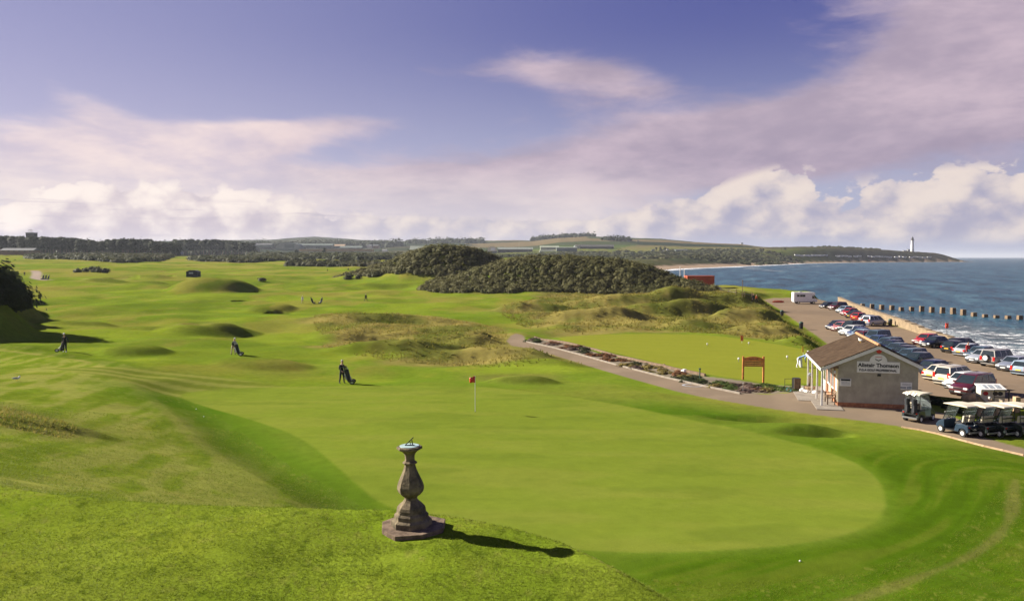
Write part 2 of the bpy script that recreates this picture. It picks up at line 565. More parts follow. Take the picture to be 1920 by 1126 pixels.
    prof = (1 - ss) ** (1.25 + lip) * (1 - 0.30 * (1 - smooth(0, 0.16, ss)) * 0)
    brk = np.where(ss < 0.80, 1 - ss / 0.80 * 0.78, 0.22 * smooth(1.0, 0.62, ss) / smooth(1.0, 0.62, 0.80))
    kb = smooth(-2.0, -8.0, x)
    prof = prof * (1 - kb) + brk * kb
    it, ic = inside(x, y, TOE_POLY), inside(x, y, TERR_POLY)
    w = np.where(ic, 1.0, np.where(it, prof, 0.0))
    z = z + np.maximum(zt - z, 0) * w
    # small lawn bumps on the bank
    near = smooth(46, 30, r)
    z = z + near * w * ((fbm(x / 1.7, y / 1.7, 71, 3) - 0.5) * 0.10)
    return z


SHOP_O = np.array([23.3, 50.6])
SHOP_U = np.array([0.970, -0.243])
SHOP_V = np.array([0.243, 0.970])
SHOP_PAD = np.array([SHOP_O + SHOP_U * a + SHOP_V * b for a, b in ((-4.4, -1.2), (3.2, -1.6), (3.4, 9), (-4.4, 9))])


def hz(x, y):
    return float(H(np.array([x]), np.array([y]))[0])


def hit(px, py, tmax=4000.0):
    """first point of the ground on the line of sight of a photograph pixel"""
    d = ray(px, py)
    t = np.geomspace(4.0, tmax, 900)
    f = CAM_Z + d[2] * t - H(d[0] * t, d[1] * t)
    k = np.argmax(f < 0)
    if not (f < 0).any():
        k = len(t) - 1
    a, b = t[max(k - 1, 0)], t[k]
    for _ in range(3):
        q = np.linspace(a, b, 12)
        f = CAM_Z + d[2] * q - H(d[0] * q, d[1] * q)
        j = int(np.argmax(f < 0)) if (f < 0).any() else len(q) - 1
        a, b = q[max(j - 1, 0)], q[j]
    x, y = float(d[0] * b), float(d[1] * b)
    return Vector((x, y, hz(x, y)))

# ------------------------------------------------------------------ materials
MATS = {}


def new_mat(name):
    m = bpy.data.materials.new(name)
    m.use_nodes = True
    t = m.node_tree
    t.nodes.clear()
    X.tree = t
    b = t.nodes.new('ShaderNodeBsdfPrincipled')
    o = t.nodes.new('ShaderNodeOutputMaterial')
    t.links.new(b.outputs[0], o.inputs[0])
    MATS[name] = m
    return m, t, b


def wear(name, col, rough=0.7, metal=0.0, var=0.25, scale=3.0, bump=0.0, spec=0.5, col2=None, bscale=None, objcol=False, coat=0.0):
    """one flat thing's material: its colour, uneven wear and fine relief"""
    m, t, b = new_mat(name)
    tc = t.nodes.new('ShaderNodeTexCoord')
    p = X(tc.outputs['Object'])
    n = noise(p, scale, 6.0, 0.62)
    if objcol:
        oi = t.nodes.new('ShaderNodeObjectInfo')
        c1 = X(oi.outputs['Color'])
        c = cmix(sstep(0.3, 0.75, n) * var, c1, cmix(0.75, c1, (0, 0, 0)))
    else:
        lo = tuple(v * (1 - var) for v in col)
        hi = tuple(min(1, v * (1 + var)) for v in col) if col2 is None else col2
        c = cmix(sstep(0.3, 0.7, n), lo, hi)
    t.links.new(c.s, b.inputs['Base Color'])
    b.inputs['Roughness'].default_value = rough
    b.inputs['Metallic'].default_value = metal
    b.inputs['Specular IOR Level'].default_value = spec
    if coat:
        b.inputs['Coat Weight'].default_value = coat
        b.inputs['Coat Roughness'].default_value = 0.06
    if bump:
        bn = t.nodes.new('ShaderNodeBump')
        bn.inputs['Strength'].default_value = bump
        bn.inputs['Distance'].default_value = 0.02
        t.links.new(noise(p, bscale or scale * 6, 4.0, 0.6).s, bn.inputs['Height'])
        t.links.new(bn.outputs[0], b.inputs['Normal'])
    return m


def ground_mat():
    m, t, b = new_mat('turf')
    at = t.nodes.new('ShaderNodeAttribute')
    at.attribute_name = 'albedo'
    ad = t.nodes.new('ShaderNodeAttribute')
    ad.attribute_name = 'grain'                      # strength of the blade scale grain, 0 on paving
    g = X(ad.outputs['Fac'])
    tc = t.nodes.new('ShaderNodeTexCoord')
    p = X(tc.outputs['Object'])
    fine = noise(p, 22.0, 5.0, 0.70)
    mid = noise(p, 1.6, 6.0, 0.64)
    big = noise(p, 0.16, 4.0, 0.55)
    f = (fine - 0.5) * 1.25 + (mid - 0.5) * 0.85 + (big - 0.5) * 0.45
    k = 1.0 + f * (g * 1.0 + 0.18)
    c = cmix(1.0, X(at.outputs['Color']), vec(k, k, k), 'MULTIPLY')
    yel = sstep(0.50, 0.72, noise(p, 0.55, 5.0, 0.62)) * g * 0.30
    c = cmix(yel, c, cmix(1.0, c, (1.5, 1.14, 1.15), 'MULTIPLY'))
    t.links.new(c.s, b.inputs['Base Color'])
    b.inputs['Roughness'].default_value = 0.9
    b.inputs['Specular IOR Level'].default_value = 0.0
    bn = t.nodes.new('ShaderNodeBump')
    t.links.new((g * 0.55 + 0.05).s, bn.inputs['Strength'])
    bn.inputs['Distance'].default_value = 0.04
    t.links.new((fine * 0.9 + noise(p, 7.0, 4.0, 0.66) * 0.8).s, bn.inputs['Height'])
    t.links.new(bn.outputs[0], b.inputs['Normal'])
    return m


def sea_mat():
    m, t, b = new_mat('sea_water')
    tc = t.nodes.new('ShaderNodeTexCoord')
    p = X(tc.outputs['Object'])
    x, y, z = sep(p)
    at = t.nodes.new('ShaderNodeAttribute')
    at.attribute_name = 'foam'
    fo = X(at.outputs['Fac'])
    u, v = x * 0.90 - y * 0.30, x * 0.30 + y * 0.95
    w1 = noise(vec(u * 0.11, v * 0.24, 0.0), 1.0, 6.0, 0.62, 0.6)
    w2 = noise(vec(u * 0.5, v * 0.9, 3.0), 1.0, 5.0, 0.62, 0.4)
    w3 = noise(vec(u * 0.02, v * 0.035, 7.0), 1.0, 4.0, 0.6, 0.3)
    stk = noise(vec(u * 0.085, v * 0.017, 2.0), 1.0, 7.0, 0.74, 0.2)
    h = w1 * 2.2 + w2 * 0.55 + stk * 1.5
    crest = sstep(0.665, 0.70, stk * 0.8 + w1 * 0.2)
    br = noise(vec(u * 0.30, v * 0.55, 11.0), 1.0, 7.0, 0.68, 0.8)
    foam = clamp01(crest * 0.5 + sstep(0.60, 0.72, br * 0.85 + fo * 0.30) * sstep(0.02, 0.25, fo) + sstep(0.45, 1.0, fo) * 0.08)
    deep = cmix(sstep(0.35, 0.65, w3), (0.014, 0.058, 0.100), (0.022, 0.084, 0.130))
    deep = cmix(sstep(0.50, 0.64, stk) * 0.85, deep, (0.062, 0.150, 0.190))
    deep = cmix(sstep(0.49, 0.37, stk) * 0.85, deep, (0.006, 0.024, 0.044))
    deep = cmix(sstep(0.05, 0.5, fo) * 0.6, deep, (0.10, 0.125, 0.13))
    c = cmix(foam, deep, (0.78, 0.78, 0.78))
    t.links.new(c.s, b.inputs['Base Color'])
    t.links.new((foam * 0.55 + 0.30).s, b.inputs['Roughness'])
    b.inputs['IOR'].default_value = 1.33
    b.inputs['Specular IOR Level'].default_value = 0.10
    bn = t.nodes.new('ShaderNodeBump')
    bn.inputs['Strength'].default_value = 1.0
    bn.inputs['Distance'].default_value = 1.0
    t.links.new(h.s, bn.inputs['Height'])
    t.links.new(bn.outputs[0], b.inputs['Normal'])
    return m


def leaf_mat(name, c1, c2, c3, scale=0.35, thru=0.3):
    m, t, b = new_mat(name)
    at = t.nodes.new('ShaderNodeAttribute')
    at.attribute_name = 'tone'
    f = X(at.outputs['Fac'])
    tc = t.nodes.new('ShaderNodeTexCoord')
    n = noise(X(tc.outputs['Object']), scale, 4.0, 0.6)
    c = cmix(f, c1, c2)
    c = cmix(sstep(0.45, 0.72, n) * 0.65, c, c3)
    t.links.new(c.s, b.inputs['Base Color'])
    b.inputs['Roughness'].default_value = 0.75
    b.inputs['Specular IOR Level'].default_value = 0.15
    if thru:
        tr = t.nodes.new('ShaderNodeBsdfTranslucent')
        t.links.new(c.s, tr.inputs[0])
        mx = t.nodes.new('ShaderNodeMixShader')
        mx.inputs[0].default_value = thru
        t.links.new(b.outputs[0], mx.inputs[1])
        t.links.new(tr.outputs[0], mx.inputs[2])
        t.links.new(mx.outputs[0], [n for n in t.nodes if n.type == 'OUTPUT_MATERIAL'][0].inputs[0])
    return m


# ------------------------------------------------------------------ object helpers
def tag(o, label=None, cat=None, group=None, kind=None):
    if label: o['label'] = label
    if cat: o['category'] = cat
    if group: o['group'] = group
    if kind: o['kind'] = kind
    return o


def mesh_np(name, verts, faces, mat, parent=None, smooth_=False, attrs=None, mats=None):
    """verts (n,3), faces (m,k) with constant k, or a list of such arrays"""
    me = bpy.data.meshes.new(name)
    verts = np.asarray(verts, np.float32)
    fl = faces if isinstance(faces, list) else [faces]
    fl = [np.asarray(f, np.int32) for f in fl if len(f)]
    me.vertices.add(len(verts))
    me.vertices.foreach_set('co', verts.ravel())
    loops = np.concatenate([f.ravel() for f in fl])
    sizes = np.concatenate([np.full(len(f), f.shape[1], np.int32) for f in fl])
    me.loops.add(len(loops))
    me.loops.foreach_set('vertex_index', loops)
    me.polygons.add(len(sizes))
    starts = np.concatenate([[0], np.cumsum(sizes)[:-1]]).astype(np.int32)
    me.polygons.foreach_set('loop_start', starts)
    me.polygons.foreach_set('loop_total', sizes)
    if smooth_:
        me.polygons.foreach_set('use_smooth', np.ones(len(sizes), bool))
    me.update(calc_edges=True)
    for k, v in (attrs or {}).items():
        v = np.asarray(v, np.float32)
        if v.ndim == 2:
            a = me.attributes.new(k, 'FLOAT_COLOR', 'POINT')
            a.data.foreach_set('color', np.hstack([v, np.ones((len(v), 1), np.float32)]).ravel())
        else:
            a = me.attributes.new(k, 'FLOAT', 'POINT')
            a.data.foreach_set('value', v)
    me.materials.append(mat)
    o = bpy.data.objects.new(name, me)
    COL.objects.link(o)
    if parent: o.parent = parent
    return o


def empty(name, loc, rz=0.0):
    o = bpy.data.objects.new(name, None)
    o.empty_display_size = 0.2
    o.location = loc
    o.rotation_euler = (0, 0, rz)
    COL.objects.link(o)
    return o


def copy_tree(o, parent=None):
    c = o.copy()
    COL.objects.link(c)
    if parent: c.parent = parent
    for ch in list(o.children):
        copy_tree(ch, c)
    return c


class MB:
    """collects shapes into one mesh"""

    def __init__(s):
        s.v, s.f, s.mi = [], [], []
        s.cur = 0

    def add(s, vs, fs):
        n = len(s.v)
        s.v += [tuple(v) for v in vs]
        for f in fs:
            s.f.append(tuple(i + n for i in f))
            s.mi.append(s.cur)

    def box(s, c, size, rz=0.0, taper=1.0, rx=0.0, ry=0.0):
        hx, hy, hz_ = size[0] / 2, size[1] / 2, size[2] / 2
        m = Matrix.Translation(c) @ Euler((rx, ry, rz)).to_matrix().to_4x4()
        vs = []
        for z, k in ((-hz_, 1.0), (hz_, taper)):
            for x, y in ((-hx, -hy), (hx, -hy), (hx, hy), (-hx, hy)):
                vs.append(m @ Vector((x * k, y * k, z)))
        s.add(vs, [(3, 2, 1, 0), (4, 5, 6, 7), (0, 1, 5, 4), (1, 2, 6, 5), (2, 3, 7, 6), (3, 0, 4, 7)])

    def tube(s, p, q, r, r2=None, n=8, caps=True):
        r2 = r if r2 is None else r2
        p, q = Vector(p), Vector(q)
        d = (q - p).normalized()
        a = d.orthogonal().normalized()
        b = d.cross(a)
        vs = []
        for c, rr in ((p, r), (q, r2)):
            for i in range(n):
                t = 2 * math.pi * i / n
                vs.append(c + (a * math.cos(t) + b * math.sin(t)) * rr)
        fs = [(i, (i + 1) % n, n + (i + 1) % n, n + i) for i in range(n)]
        if caps:
            fs += [tuple(range(n))[::-1], tuple(range(n, 2 * n))]
        s.add(vs, fs)

    def path(s, pts, r, n=6):
        for a, b in zip(pts[:-1], pts[1:]):
            s.tube(a, b, r, n=n)

    def lathe(s, prof, n=16, c=(0, 0, 0), rot=0.0, cap=True):
        vs = []
        for rr, z in prof:
            for i in range(n):
                t = 2 * math.pi * i / n + rot
                vs.append((c[0] + rr * math.cos(t), c[1] + rr * math.sin(t), c[2] + z))
        fs = []
        for k in range(len(prof) - 1):
            for i in range(n):
                j = (i + 1) % n
                fs.append((k * n + i, k * n + j, (k + 1) * n + j, (k + 1) * n + i))
        if cap:
            fs.append(tuple(range(n))[::-1])
            m = (len(prof) - 1) * n
            fs.append(tuple(range(m, m + n)))
        s.add(vs, fs)

    def prism(s, poly, axis, lo, hi):
        """extrude a 2D outline; axis 'x','y','z' is the extrusion direction"""
        n = len(poly)
        def mk(a, b, w):
            return {'x': (w, a, b), 'y': (a, w, b), 'z': (a, b, w)}[axis]
        vs = [mk(a, b, lo) for a, b in poly] + [mk(a, b, hi) for a, b in poly]
        fs = [(i, (i + 1) % n, n + (i + 1) % n, n + i) for i in range(n)]
        fs += [tuple(range(n))[::-1], tuple(range(n, 2 * n))]
        s.add(vs, fs)

    def ball(s, c, r, n=10, m=6):
        r = (r, r, r) if not hasattr(r, '__len__') else r
        vs = [(c[0], c[1], c[2] - r[2])]
        for k in range(1, m):
            a = math.pi * k / m - math.pi / 2
            for i in range(n):
                t = 2 * math.pi * i / n
                vs.append((c[0] + r[0] * math.cos(a) * math.cos(t), c[1] + r[1] * math.cos(a) * math.sin(t), c[2] + r[2] * math.sin(a)))
        vs.append((c[0], c[1], c[2] + r[2]))
        fs = [(0, 1 + (i + 1) % n, 1 + i) for i in range(n)]
        for k in range(m - 2):
            for i in range(n):
                j = (i + 1) % n
                fs.append((1 + k * n + i, 1 + k * n + j, 1 + (k + 1) * n + j, 1 + (k + 1) * n + i))
        e = len(vs) - 1
        o = 1 + (m - 2) * n
        fs += [(o + i, o + (i + 1) % n, e) for i in range(n)]
        s.add(vs, fs)

    def build(s, name, mat, parent=None, smooth_=False, bevel=0.0, auto=True):
        me = bpy.data.meshes.new(name)
        me.from_pydata(s.v, [], s.f)
        bm = bmesh.new()
        bm.from_mesh(me)
        bmesh.ops.recalc_face_normals(bm, faces=bm.faces)
        if bevel:
            es = [e for e in bm.edges if len(e.link_faces) == 2 and e.calc_face_angle(0) > 0.5]
            bmesh.ops.bevel(bm, geom=es, offset=bevel, segments=2, profile=0.7, affect='EDGES', clamp_overlap=True)
        bm.to_mesh(me)
        bm.free()
        ms = mat if isinstance(mat, (list, tuple)) else [mat]
        for m in ms:
            me.materials.append(m)
        if len(ms) > 1 and not bevel:
            me.polygons.foreach_set('material_index', s.mi)
        if smooth_:
            me.polygons.foreach_set('use_smooth', [True] * len(me.polygons))
            if auto:
                me.set_sharp_from_angle(angle=R(38))
        o = bpy.data.objects.new(name, me)
        COL.objects.link(o)
        if parent: o.parent = parent
        return o


# ------------------------------------------------------------------ ground sheet, split into its named surfaces
def build_ground():
    rr = [0.6]
    while rr[-1] < 9000:
        r = rr[-1]
        rr.append(r + max(0.13, r * (0.0068 if r < 330 else 0.012 if r < 1300 else 0.02)))
    rr = np.array(rr)
    azs = np.concatenate([np.linspace(-180, -46, 40)[:-1], np.linspace(-46, -36, 50)[:-1], np.arange(-36, 36, 0.09), np.linspace(36, 46, 50)[1:], np.linspace(46, 180, 40)[1:-1]])
    na, nr = len(azs), len(rr)
    A, RR = np.meshgrid(np.radians(azs), rr)
    x, y = (np.sin(A) * RR).ravel(), (np.cos(A) * RR).ravel()
    z = H(x, y)
    s = coast_x(y) - x
    r = np.hypot(x, y)
    gx = np.zeros_like(z)
    # --- albedo
    n1, n2, n3 = fbm(x / 9, y / 9, 101, 4), fbm(x / 2.2, y / 2.2, 102, 4), fbm(x / 40, y / 40, 103, 4)
    fair = np.array([0.160, 0.196, 0.0200])
    lush = np.array([0.118, 0.166, 0.0160])
    dry = np.array([0.205, 0.190, 0.038])
    col = fair[None] + (lush - fair)[None] * smooth(0.42, 0.58, n1)[:, None] * 0.9
    col = col + (dry - col) * (smooth(0.48, 0.64, n3 * 0.5 + n1 * 0.5) * 0.75)[:, None]
    n4 = fbm(x / 24, y / 50, 107, 4)
    col = col * (1 + 0.32 * (n4 - 0.5))[:, None]
    grain = np.full(len(x), 0.70)

    def lay(w, c, gr=None):
        nonlocal col, grain
        col = col + (np.asarray(c)[None] - col) * w[:, None]
        if gr is not None:
            grain = grain + (gr - grain) * w

    mm = np.zeros(len(x))
    for cx, cy, rx, ry, rot, h, p in MOUNDS[:33]:
        if abs(h) < 0.4:
            continue
        c, s_ = math.cos(rot), math.sin(rot)
        dx, dy = x - cx, y - cy
        q = ((dx * c + dy * s_) / rx) ** 2 + ((dy * c - dx * s_) / ry) ** 2
        mm = np.maximum(mm, smooth(0.05, 0.55, 1 - q / 2.0 + (n2 - 0.5) * 0.5))
    lay(mm * 0.6, (0.112, 0.128, 0.0190), 0.8)
    lay(smooth(0.50, 0.62, fbm(x / 13, y / 22, 109, 5)) * smooth(58, 75, r) * 0.5, (0.105, 0.140, 0.0150), 0.6)
    lay(smooth(0.56, 0.68, fbm(x / 9, y / 20, 113, 5)) * smooth(58, 75, r) * 0.55, (0.215, 0.175, 0.042), 0.6)
    it = inside(x, y, TOE_POLY)
    bank = np.where(it, 1.0, smooth(2.5, 0, seg_dist(x, y, TOE)))
    ic = inside(x, y, TERR_POLY)
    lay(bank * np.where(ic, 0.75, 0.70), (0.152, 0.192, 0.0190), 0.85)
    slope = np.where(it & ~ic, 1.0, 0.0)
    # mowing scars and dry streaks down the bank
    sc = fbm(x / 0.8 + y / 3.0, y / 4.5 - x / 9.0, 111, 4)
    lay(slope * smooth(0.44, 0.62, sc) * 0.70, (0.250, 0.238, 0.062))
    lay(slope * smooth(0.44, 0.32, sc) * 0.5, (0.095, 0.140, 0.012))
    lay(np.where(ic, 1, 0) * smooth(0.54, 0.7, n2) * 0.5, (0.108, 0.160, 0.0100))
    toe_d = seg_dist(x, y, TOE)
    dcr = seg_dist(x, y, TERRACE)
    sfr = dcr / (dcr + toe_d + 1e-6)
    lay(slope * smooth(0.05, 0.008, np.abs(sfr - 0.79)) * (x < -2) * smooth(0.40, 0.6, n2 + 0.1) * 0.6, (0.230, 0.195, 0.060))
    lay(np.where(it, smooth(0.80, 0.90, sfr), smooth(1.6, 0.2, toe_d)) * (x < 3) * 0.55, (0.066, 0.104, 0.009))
    # ring of longer lush grass round the green
    gs = sdf(x, y, GREEN)
    lay(smooth(-7.5, -1.5, gs + (n1 - 0.5) * 4) * np.where(y < 48, 0.7, 0.7 * smooth(56, 48, y) + 0.30), (0.072, 0.128, 0.009), 0.55)
    # worn arc on the right hand bank
    arc = smooth_line(poly_z([(1905, 862), (1900, 930), (1840, 990), (1700, 1040), (1560, 1090), (1400, 1140)], 4.3), 2)
    da = seg_dist(x, y, arc)
    rb = smooth(1.5, 6.0, x) * smooth(44, 36, y) * smooth(0.2, -1.0, gs)
    lay(rb * 0.85, (0.056, 0.104, 0.004))
    sgn = np.where(sdf(x, y, np.vstack([arc, [(60, -20), (60, 60)]])) > 0, 1.0, -1.0)
    stx = fbm(sgn * da / 0.42, (x + y) / 7.0, 191, 4)
    lay(rb * smooth(0.50, 0.68, stx) * 0.35, (0.135, 0.140, 0.020))
    lay(rb * smooth(0.46, 0.34, stx) * 0.35, (0.040, 0.070, 0.005))
    lay(smooth(0.30, 0.04, da + (n2 - 0.5) * 0.35) * smooth(0.38, 0.55, n1 + 0.08) * 0.42, (0.190, 0.150, 0.055))
    # collar stripes on the apron left of the green
    ap = smooth(-0.5, 0.8, sdf(x, y, APRON))
    st = np.sin((y + 0.10 * x - 0.004 * (x + 25) ** 2) * 2.9)
    lay(ap * 0.8, (0.145, 0.158, 0.024), 0.25)
    lay(ap * smooth(-0.2, 0.5, st) * 0.6, (0.225, 0.220, 0.055))
    lay(ap * smooth(0.2, -0.6, st) * 0.45, (0.105, 0.125, 0.018))
    g = smooth(-0.08, 0.22, gs)
    lay(g, (0.150, 0.184, 0.0230), 0.26)
    gn = fbm(x / 6.0, y / 1.6, 121, 4)
    lay(g * smooth(0.42, 0.66, gn) * 0.55, (0.178, 0.192, 0.032))
    lay(g * smooth(0.52, 0.70, fbm(x / 4.0, y / 1.3, 131, 4)) * 0.5, (0.112, 0.146, 0.0180))
    tf = fbm(x / 0.20, y / 0.22, 193, 3)
    lay(np.where(it, 1, 0) * smooth(28, 14, r) * smooth(0.66, 0.78, tf) * 0.6, (0.036, 0.060, 0.005))
    lay(np.where(it, 1, 0) * smooth(0.30, 0.22, tf) * 0.5, (0.19, 0.19, 0.04))
    # rough
    for i, q in enumerate(ROUGH):
        d = sdf(x, y, q) + (n1 - 0.5) * 4 * (3.2 if i < 2 else 0.5)
        w = smooth(-2.2, 3.0, d)
        lay(w * (0.55 if i == 4 else 0.95), (0.128, 0.124, 0.030), 0.9)
        lay(w * smooth(0.38, 0.60, n1) * (0.9 if i < 2 else 0.35), (0.225, 0.178, 0.056))
        lay(w * smooth(0.52, 0.68, fbm(x / 5, y / 5, 141, 4)) * 0.7, (0.085, 0.100, 0.018))
    col[:, 2] *= 0.90
    col[:, 0] *= 0.95
    # distance colours
    far = smooth(260, 420, r)
    lay(far * smooth(0.46, 0.60, fbm(x / 55, y / 30, 151, 4)) * 0.6, (0.235, 0.205, 0.045), 0.3)
    dune = smooth(0.03, 0.10, x / np.maximum(y, 1)) * smooth(290, 330, y) * smooth(1500, 1250, y)
    lay(dune, (0.078, 0.078, 0.030), 0.4)
    lay(dune * smooth(0.46, 0.62, fbm(x / 60, y / 40, 161, 4)) * 0.8, (0.125, 0.100, 0.050))
    scrub = smooth(900, 1100, y) * smooth(2100, 1500, y)
    lay(scrub * 0.9, (0.038, 0.048, 0.022), 0.4)
    lay(scrub * smooth(0.52, 0.64, fbm(x / 130, y / 60, 165, 3)) * 0.7, (0.085, 0.082, 0.036))
    hills = smooth(1700, 2100, y)
    fx = np.floor(x / 330 + 0.35 * np.sin(y / 500.0) + fbm(x / 400, y / 400, 5, 2)) * 7.13 + np.floor(y / 210 + 0.5 * np.sin(x / 600.0)) * 3.71
    fid = (np.sin(fx * 12.9898) * 43758.5453) % 1.0
    pal = np.array([[0.045, 0.058, 0.024], [0.125, 0.098, 0.050], [0.026, 0.035, 0.019], [0.048, 0.078, 0.024], [0.140, 0.108, 0.056], [0.020, 0.029, 0.016]])
    pal = pal
    fc = pal[(fid * 5.999).astype(int)]
    col = col + (fc - col) * hills[:, None]
    lay(hills * smooth(-0.05, -0.16, x / np.maximum(y, 1)) * 0.75, (0.024, 0.034, 0.019))
    hl = hills * smooth(0.30, 0.33, x / np.maximum(y, 1))
    lay(hl * 0.9, (0.050, 0.044, 0.022))
    lay(hl * smooth(0.5, 0.65, fbm(x / 90, y / 60, 171, 3)) * 0.7, (0.070, 0.060, 0.034))
    bank_shade = inside(x, y, np.array([(26.2, 58.5), (26.6, 53.5), (30, 53.2), (34, 57), (35.5, 61.5), (33.2, 65)]))  # shop's shadow over the bank, painted into the turf colour
    lay(np.where(bank_shade, 1, 0) * 0.8, (0.050, 0.062, 0.016), 0.8)
    # sand
    bw = np.interp(y, [0, 235, 300, 700, 1200, 2300], [0.2, 1.5, 10, 30, 34, 14])
    sand = smooth(1.15, 0.75, s / bw + (n1 - 0.5) * 0.5)
    lay(sand * (y > 200), (0.36, 0.26, 0.175), 0.12)
    lay(smooth(0.35, 0.1, s / bw) * (y > 200), (0.22, 0.165, 0.12))
    bk = smooth(0.62, 0.95, np.exp(-(((x - at_z(1572, 827, 3.1)[0]) / 0.75) ** 2 + ((y - at_z(1572, 827, 3.1)[1]) / 0.42) ** 2)) + (n2 - 0.5) * 0.2)
    lay(bk, (0.42, 0.30, 0.17), 0.1)
    # paving
    w = smooth(-0.10, 0.14, sdf(x, y, PATH))
    lay(w, (0.225, 0.170, 0.118), 0.0)
    lay(w * smooth(0.46, 0.62, n1) * 0.55, (0.178, 0.138, 0.098))
    lay(w * smooth(0.56, 0.68, n2) * 0.4, (0.26, 0.20, 0.14))
    w = smooth(-0.25, 0.3, sdf(x, y, CARPARK))
    lay(w, (0.215, 0.158, 0.108), 0.05)
    lay(w * smooth(0.47, 0.63, fbm(x / 14, y / 14, 181, 4)) * 0.6, (0.165, 0.124, 0.090))
    lay(w * smooth(0.56, 0.68, n2) * 0.35, (0.25, 0.19, 0.13))
    pr = smooth(-0.1, 0.25, sdf(x, y, PRACTICE))
    lay(pr, (0.185, 0.200, 0.0230), 0.15)
    lay(pr * smooth(-0.2, 0.6, np.sin(x * 0.55 + y * 1.7)) * 0.20, (0.215, 0.222, 0.034))
    bed = np.array([tuple(hit(*q)[:2]) for q in [(985, 640), (1100, 667), (1322, 723), (1390, 737), (1440, 738), (1505, 734), (1500, 726), (1440, 721), (1320, 705), (1190, 676), (1055, 642), (1000, 632)]])
    lay(smooth(-0.1, 0.15, sdf(x, y, bed)), (0.185, 0.155, 0.115), 0.2)
    # track on the far left fairway
    trk = smooth_line(np.array([tuple(hit(px, py)[:2]) for px, py in [(66, 508), (70, 514), (66, 521), (74, 524), (90, 524)]]), 2)
    lay(smooth(2.6, 1.0, seg_dist(x, y, trk)), (0.30, 0.24, 0.19), 0.1)
    teeline = np.array([tuple(hit(px, py)[:2]) for px, py in [(95, 523.5), (150, 524), (235, 523.5)]])
    lay(smooth(1.8, 0.8, seg_dist(x, y, teeline)) * 0.6, (0.30, 0.30, 0.10), 0.1)
    col = np.clip(col, 0.004, 0.9)

    zone = np.zeros(len(x), np.int8)
    zone[(y > 1500)] = 6
    zone[(s < bw * 0.95) & (y > 262) & (s > -60)] = 5
    zone[sdf(x, y, CARPARK) > 0] = 4
    zone[sdf(x, y, PATH) > 0] = 3
    zone[sdf(x, y, PRACTICE) > 0] = 2
    zone[gs > 0.07] = 1
    idx = np.arange(nr * na).reshape(nr, na)
    a, b = idx[:-1, :], idx[1:, :]
    a2, b2 = np.roll(a, -1, 1), np.roll(b, -1, 1)
    f = np.stack([a, a2, b2, b], -1).reshape(-1, 4)[:, ::-1]
    zmax = z[f].max(1)
    f = f[zmax > -3.5]
    zf = np.median(zone[f], axis=1).astype(np.int8)
    V = np.stack([x, y, z], 1)
    m = ground_mat()
    # close the pole under the camera
    out = {}
    for k, name in ((0, 'ground'), (1, 'putting_green'), (2, 'practice_green'), (3, 'path'), (4, 'car_park'), (5, 'beach'), (6, 'hills')):
        ff = f[zf == k]
        if not len(ff):
            continue
        used = np.unique(ff)
        re = np.full(len(x), -1, np.int64)
        re[used] = np.arange(len(used))
        fl = [re[ff]]
        vv, cc, gg = V[used], col[used], grain[used]
        if k == 0:
            n0 = len(vv)
            vv = np.vstack([vv, [[0, 0, z[:na].mean()]]])
            cc, gg = np.vstack([cc, cc[:1]]), np.append(gg, gg[0])
            ring = re[idx[0]]
            fl.append(np.stack([ring, np.roll(ring, -1), np.full(na, n0)], 1)[:, ::-1])
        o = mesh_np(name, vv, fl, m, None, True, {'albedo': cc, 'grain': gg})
        tag(o, kind='structure')
        out[name] = o
    return out


GROUND = build_ground()


def build_sea():
    ys = np.concatenate([np.arange(20, 320, 3.0), np.geomspace(320, 2500, 90)[1:], np.geomspace(2500, 26000, 20)[1:]])
    ts = np.concatenate([np.linspace(-0.02, 0.25, 46), np.linspace(0.25, 1, 18)[1:]])
    Y, T = np.meshgrid(ys, ts, indexing='ij')
    cx = coast_x(np.minimum(Y, 19000))
    w = np.maximum(1.5 * Y + 300, cx + 400)
    Xs = cx - 6 + T ** 1.6 * np.sign(T) * w if False else cx - 8 + np.sign(T) * np.abs(T) ** 1.7 * w
    x, y = Xs.ravel(), Y.ravel()
    d = x - coast_x(y)
    n = fbm(x / 11, y / 16, 201, 3)
    wid = np.interp(y, [0, 100, 150, 200, 230, 300, 900, 2300], [46, 42, 30, 10, 5, 10, 46, 26])
    foam = smooth(wid, wid * 0.08, d + (n - 0.5) * wid * 0.9) * np.interp(y, [0, 140, 200, 260, 400, 900], [0.92, 0.85, 0.4, 0.4, 0.9, 1.0])
    # lines of breakers off the far beach and the skerry
    foam = np.maximum(foam, 0.9 * np.exp(-((d - 95 - 30 * np.sin(y / 90.0)) / 9) ** 2) * smooth(650, 800, y) * smooth(1500, 1200, y) * smooth(0.45, 0.6, n))
    sk = np.exp(-(((x - 1440) / 120) ** 2 + ((y - 2300) / 28) ** 2))
    foam = np.maximum(foam, sk * 1.1)
    idx = np.arange(len(ys) * len(ts)).reshape(len(ys), len(ts))
    a = idx[:-1, :-1]
    f = np.stack([a, idx[:-1, 1:], idx[1:, 1:], idx[1:, :-1]], -1).reshape(-1, 4)
    o = mesh_np('sea', np.stack([x, y, np.zeros_like(x)], 1), f, sea_mat(), None, True, {'foam': foam})
    tag(o, kind='structure')


build_sea()

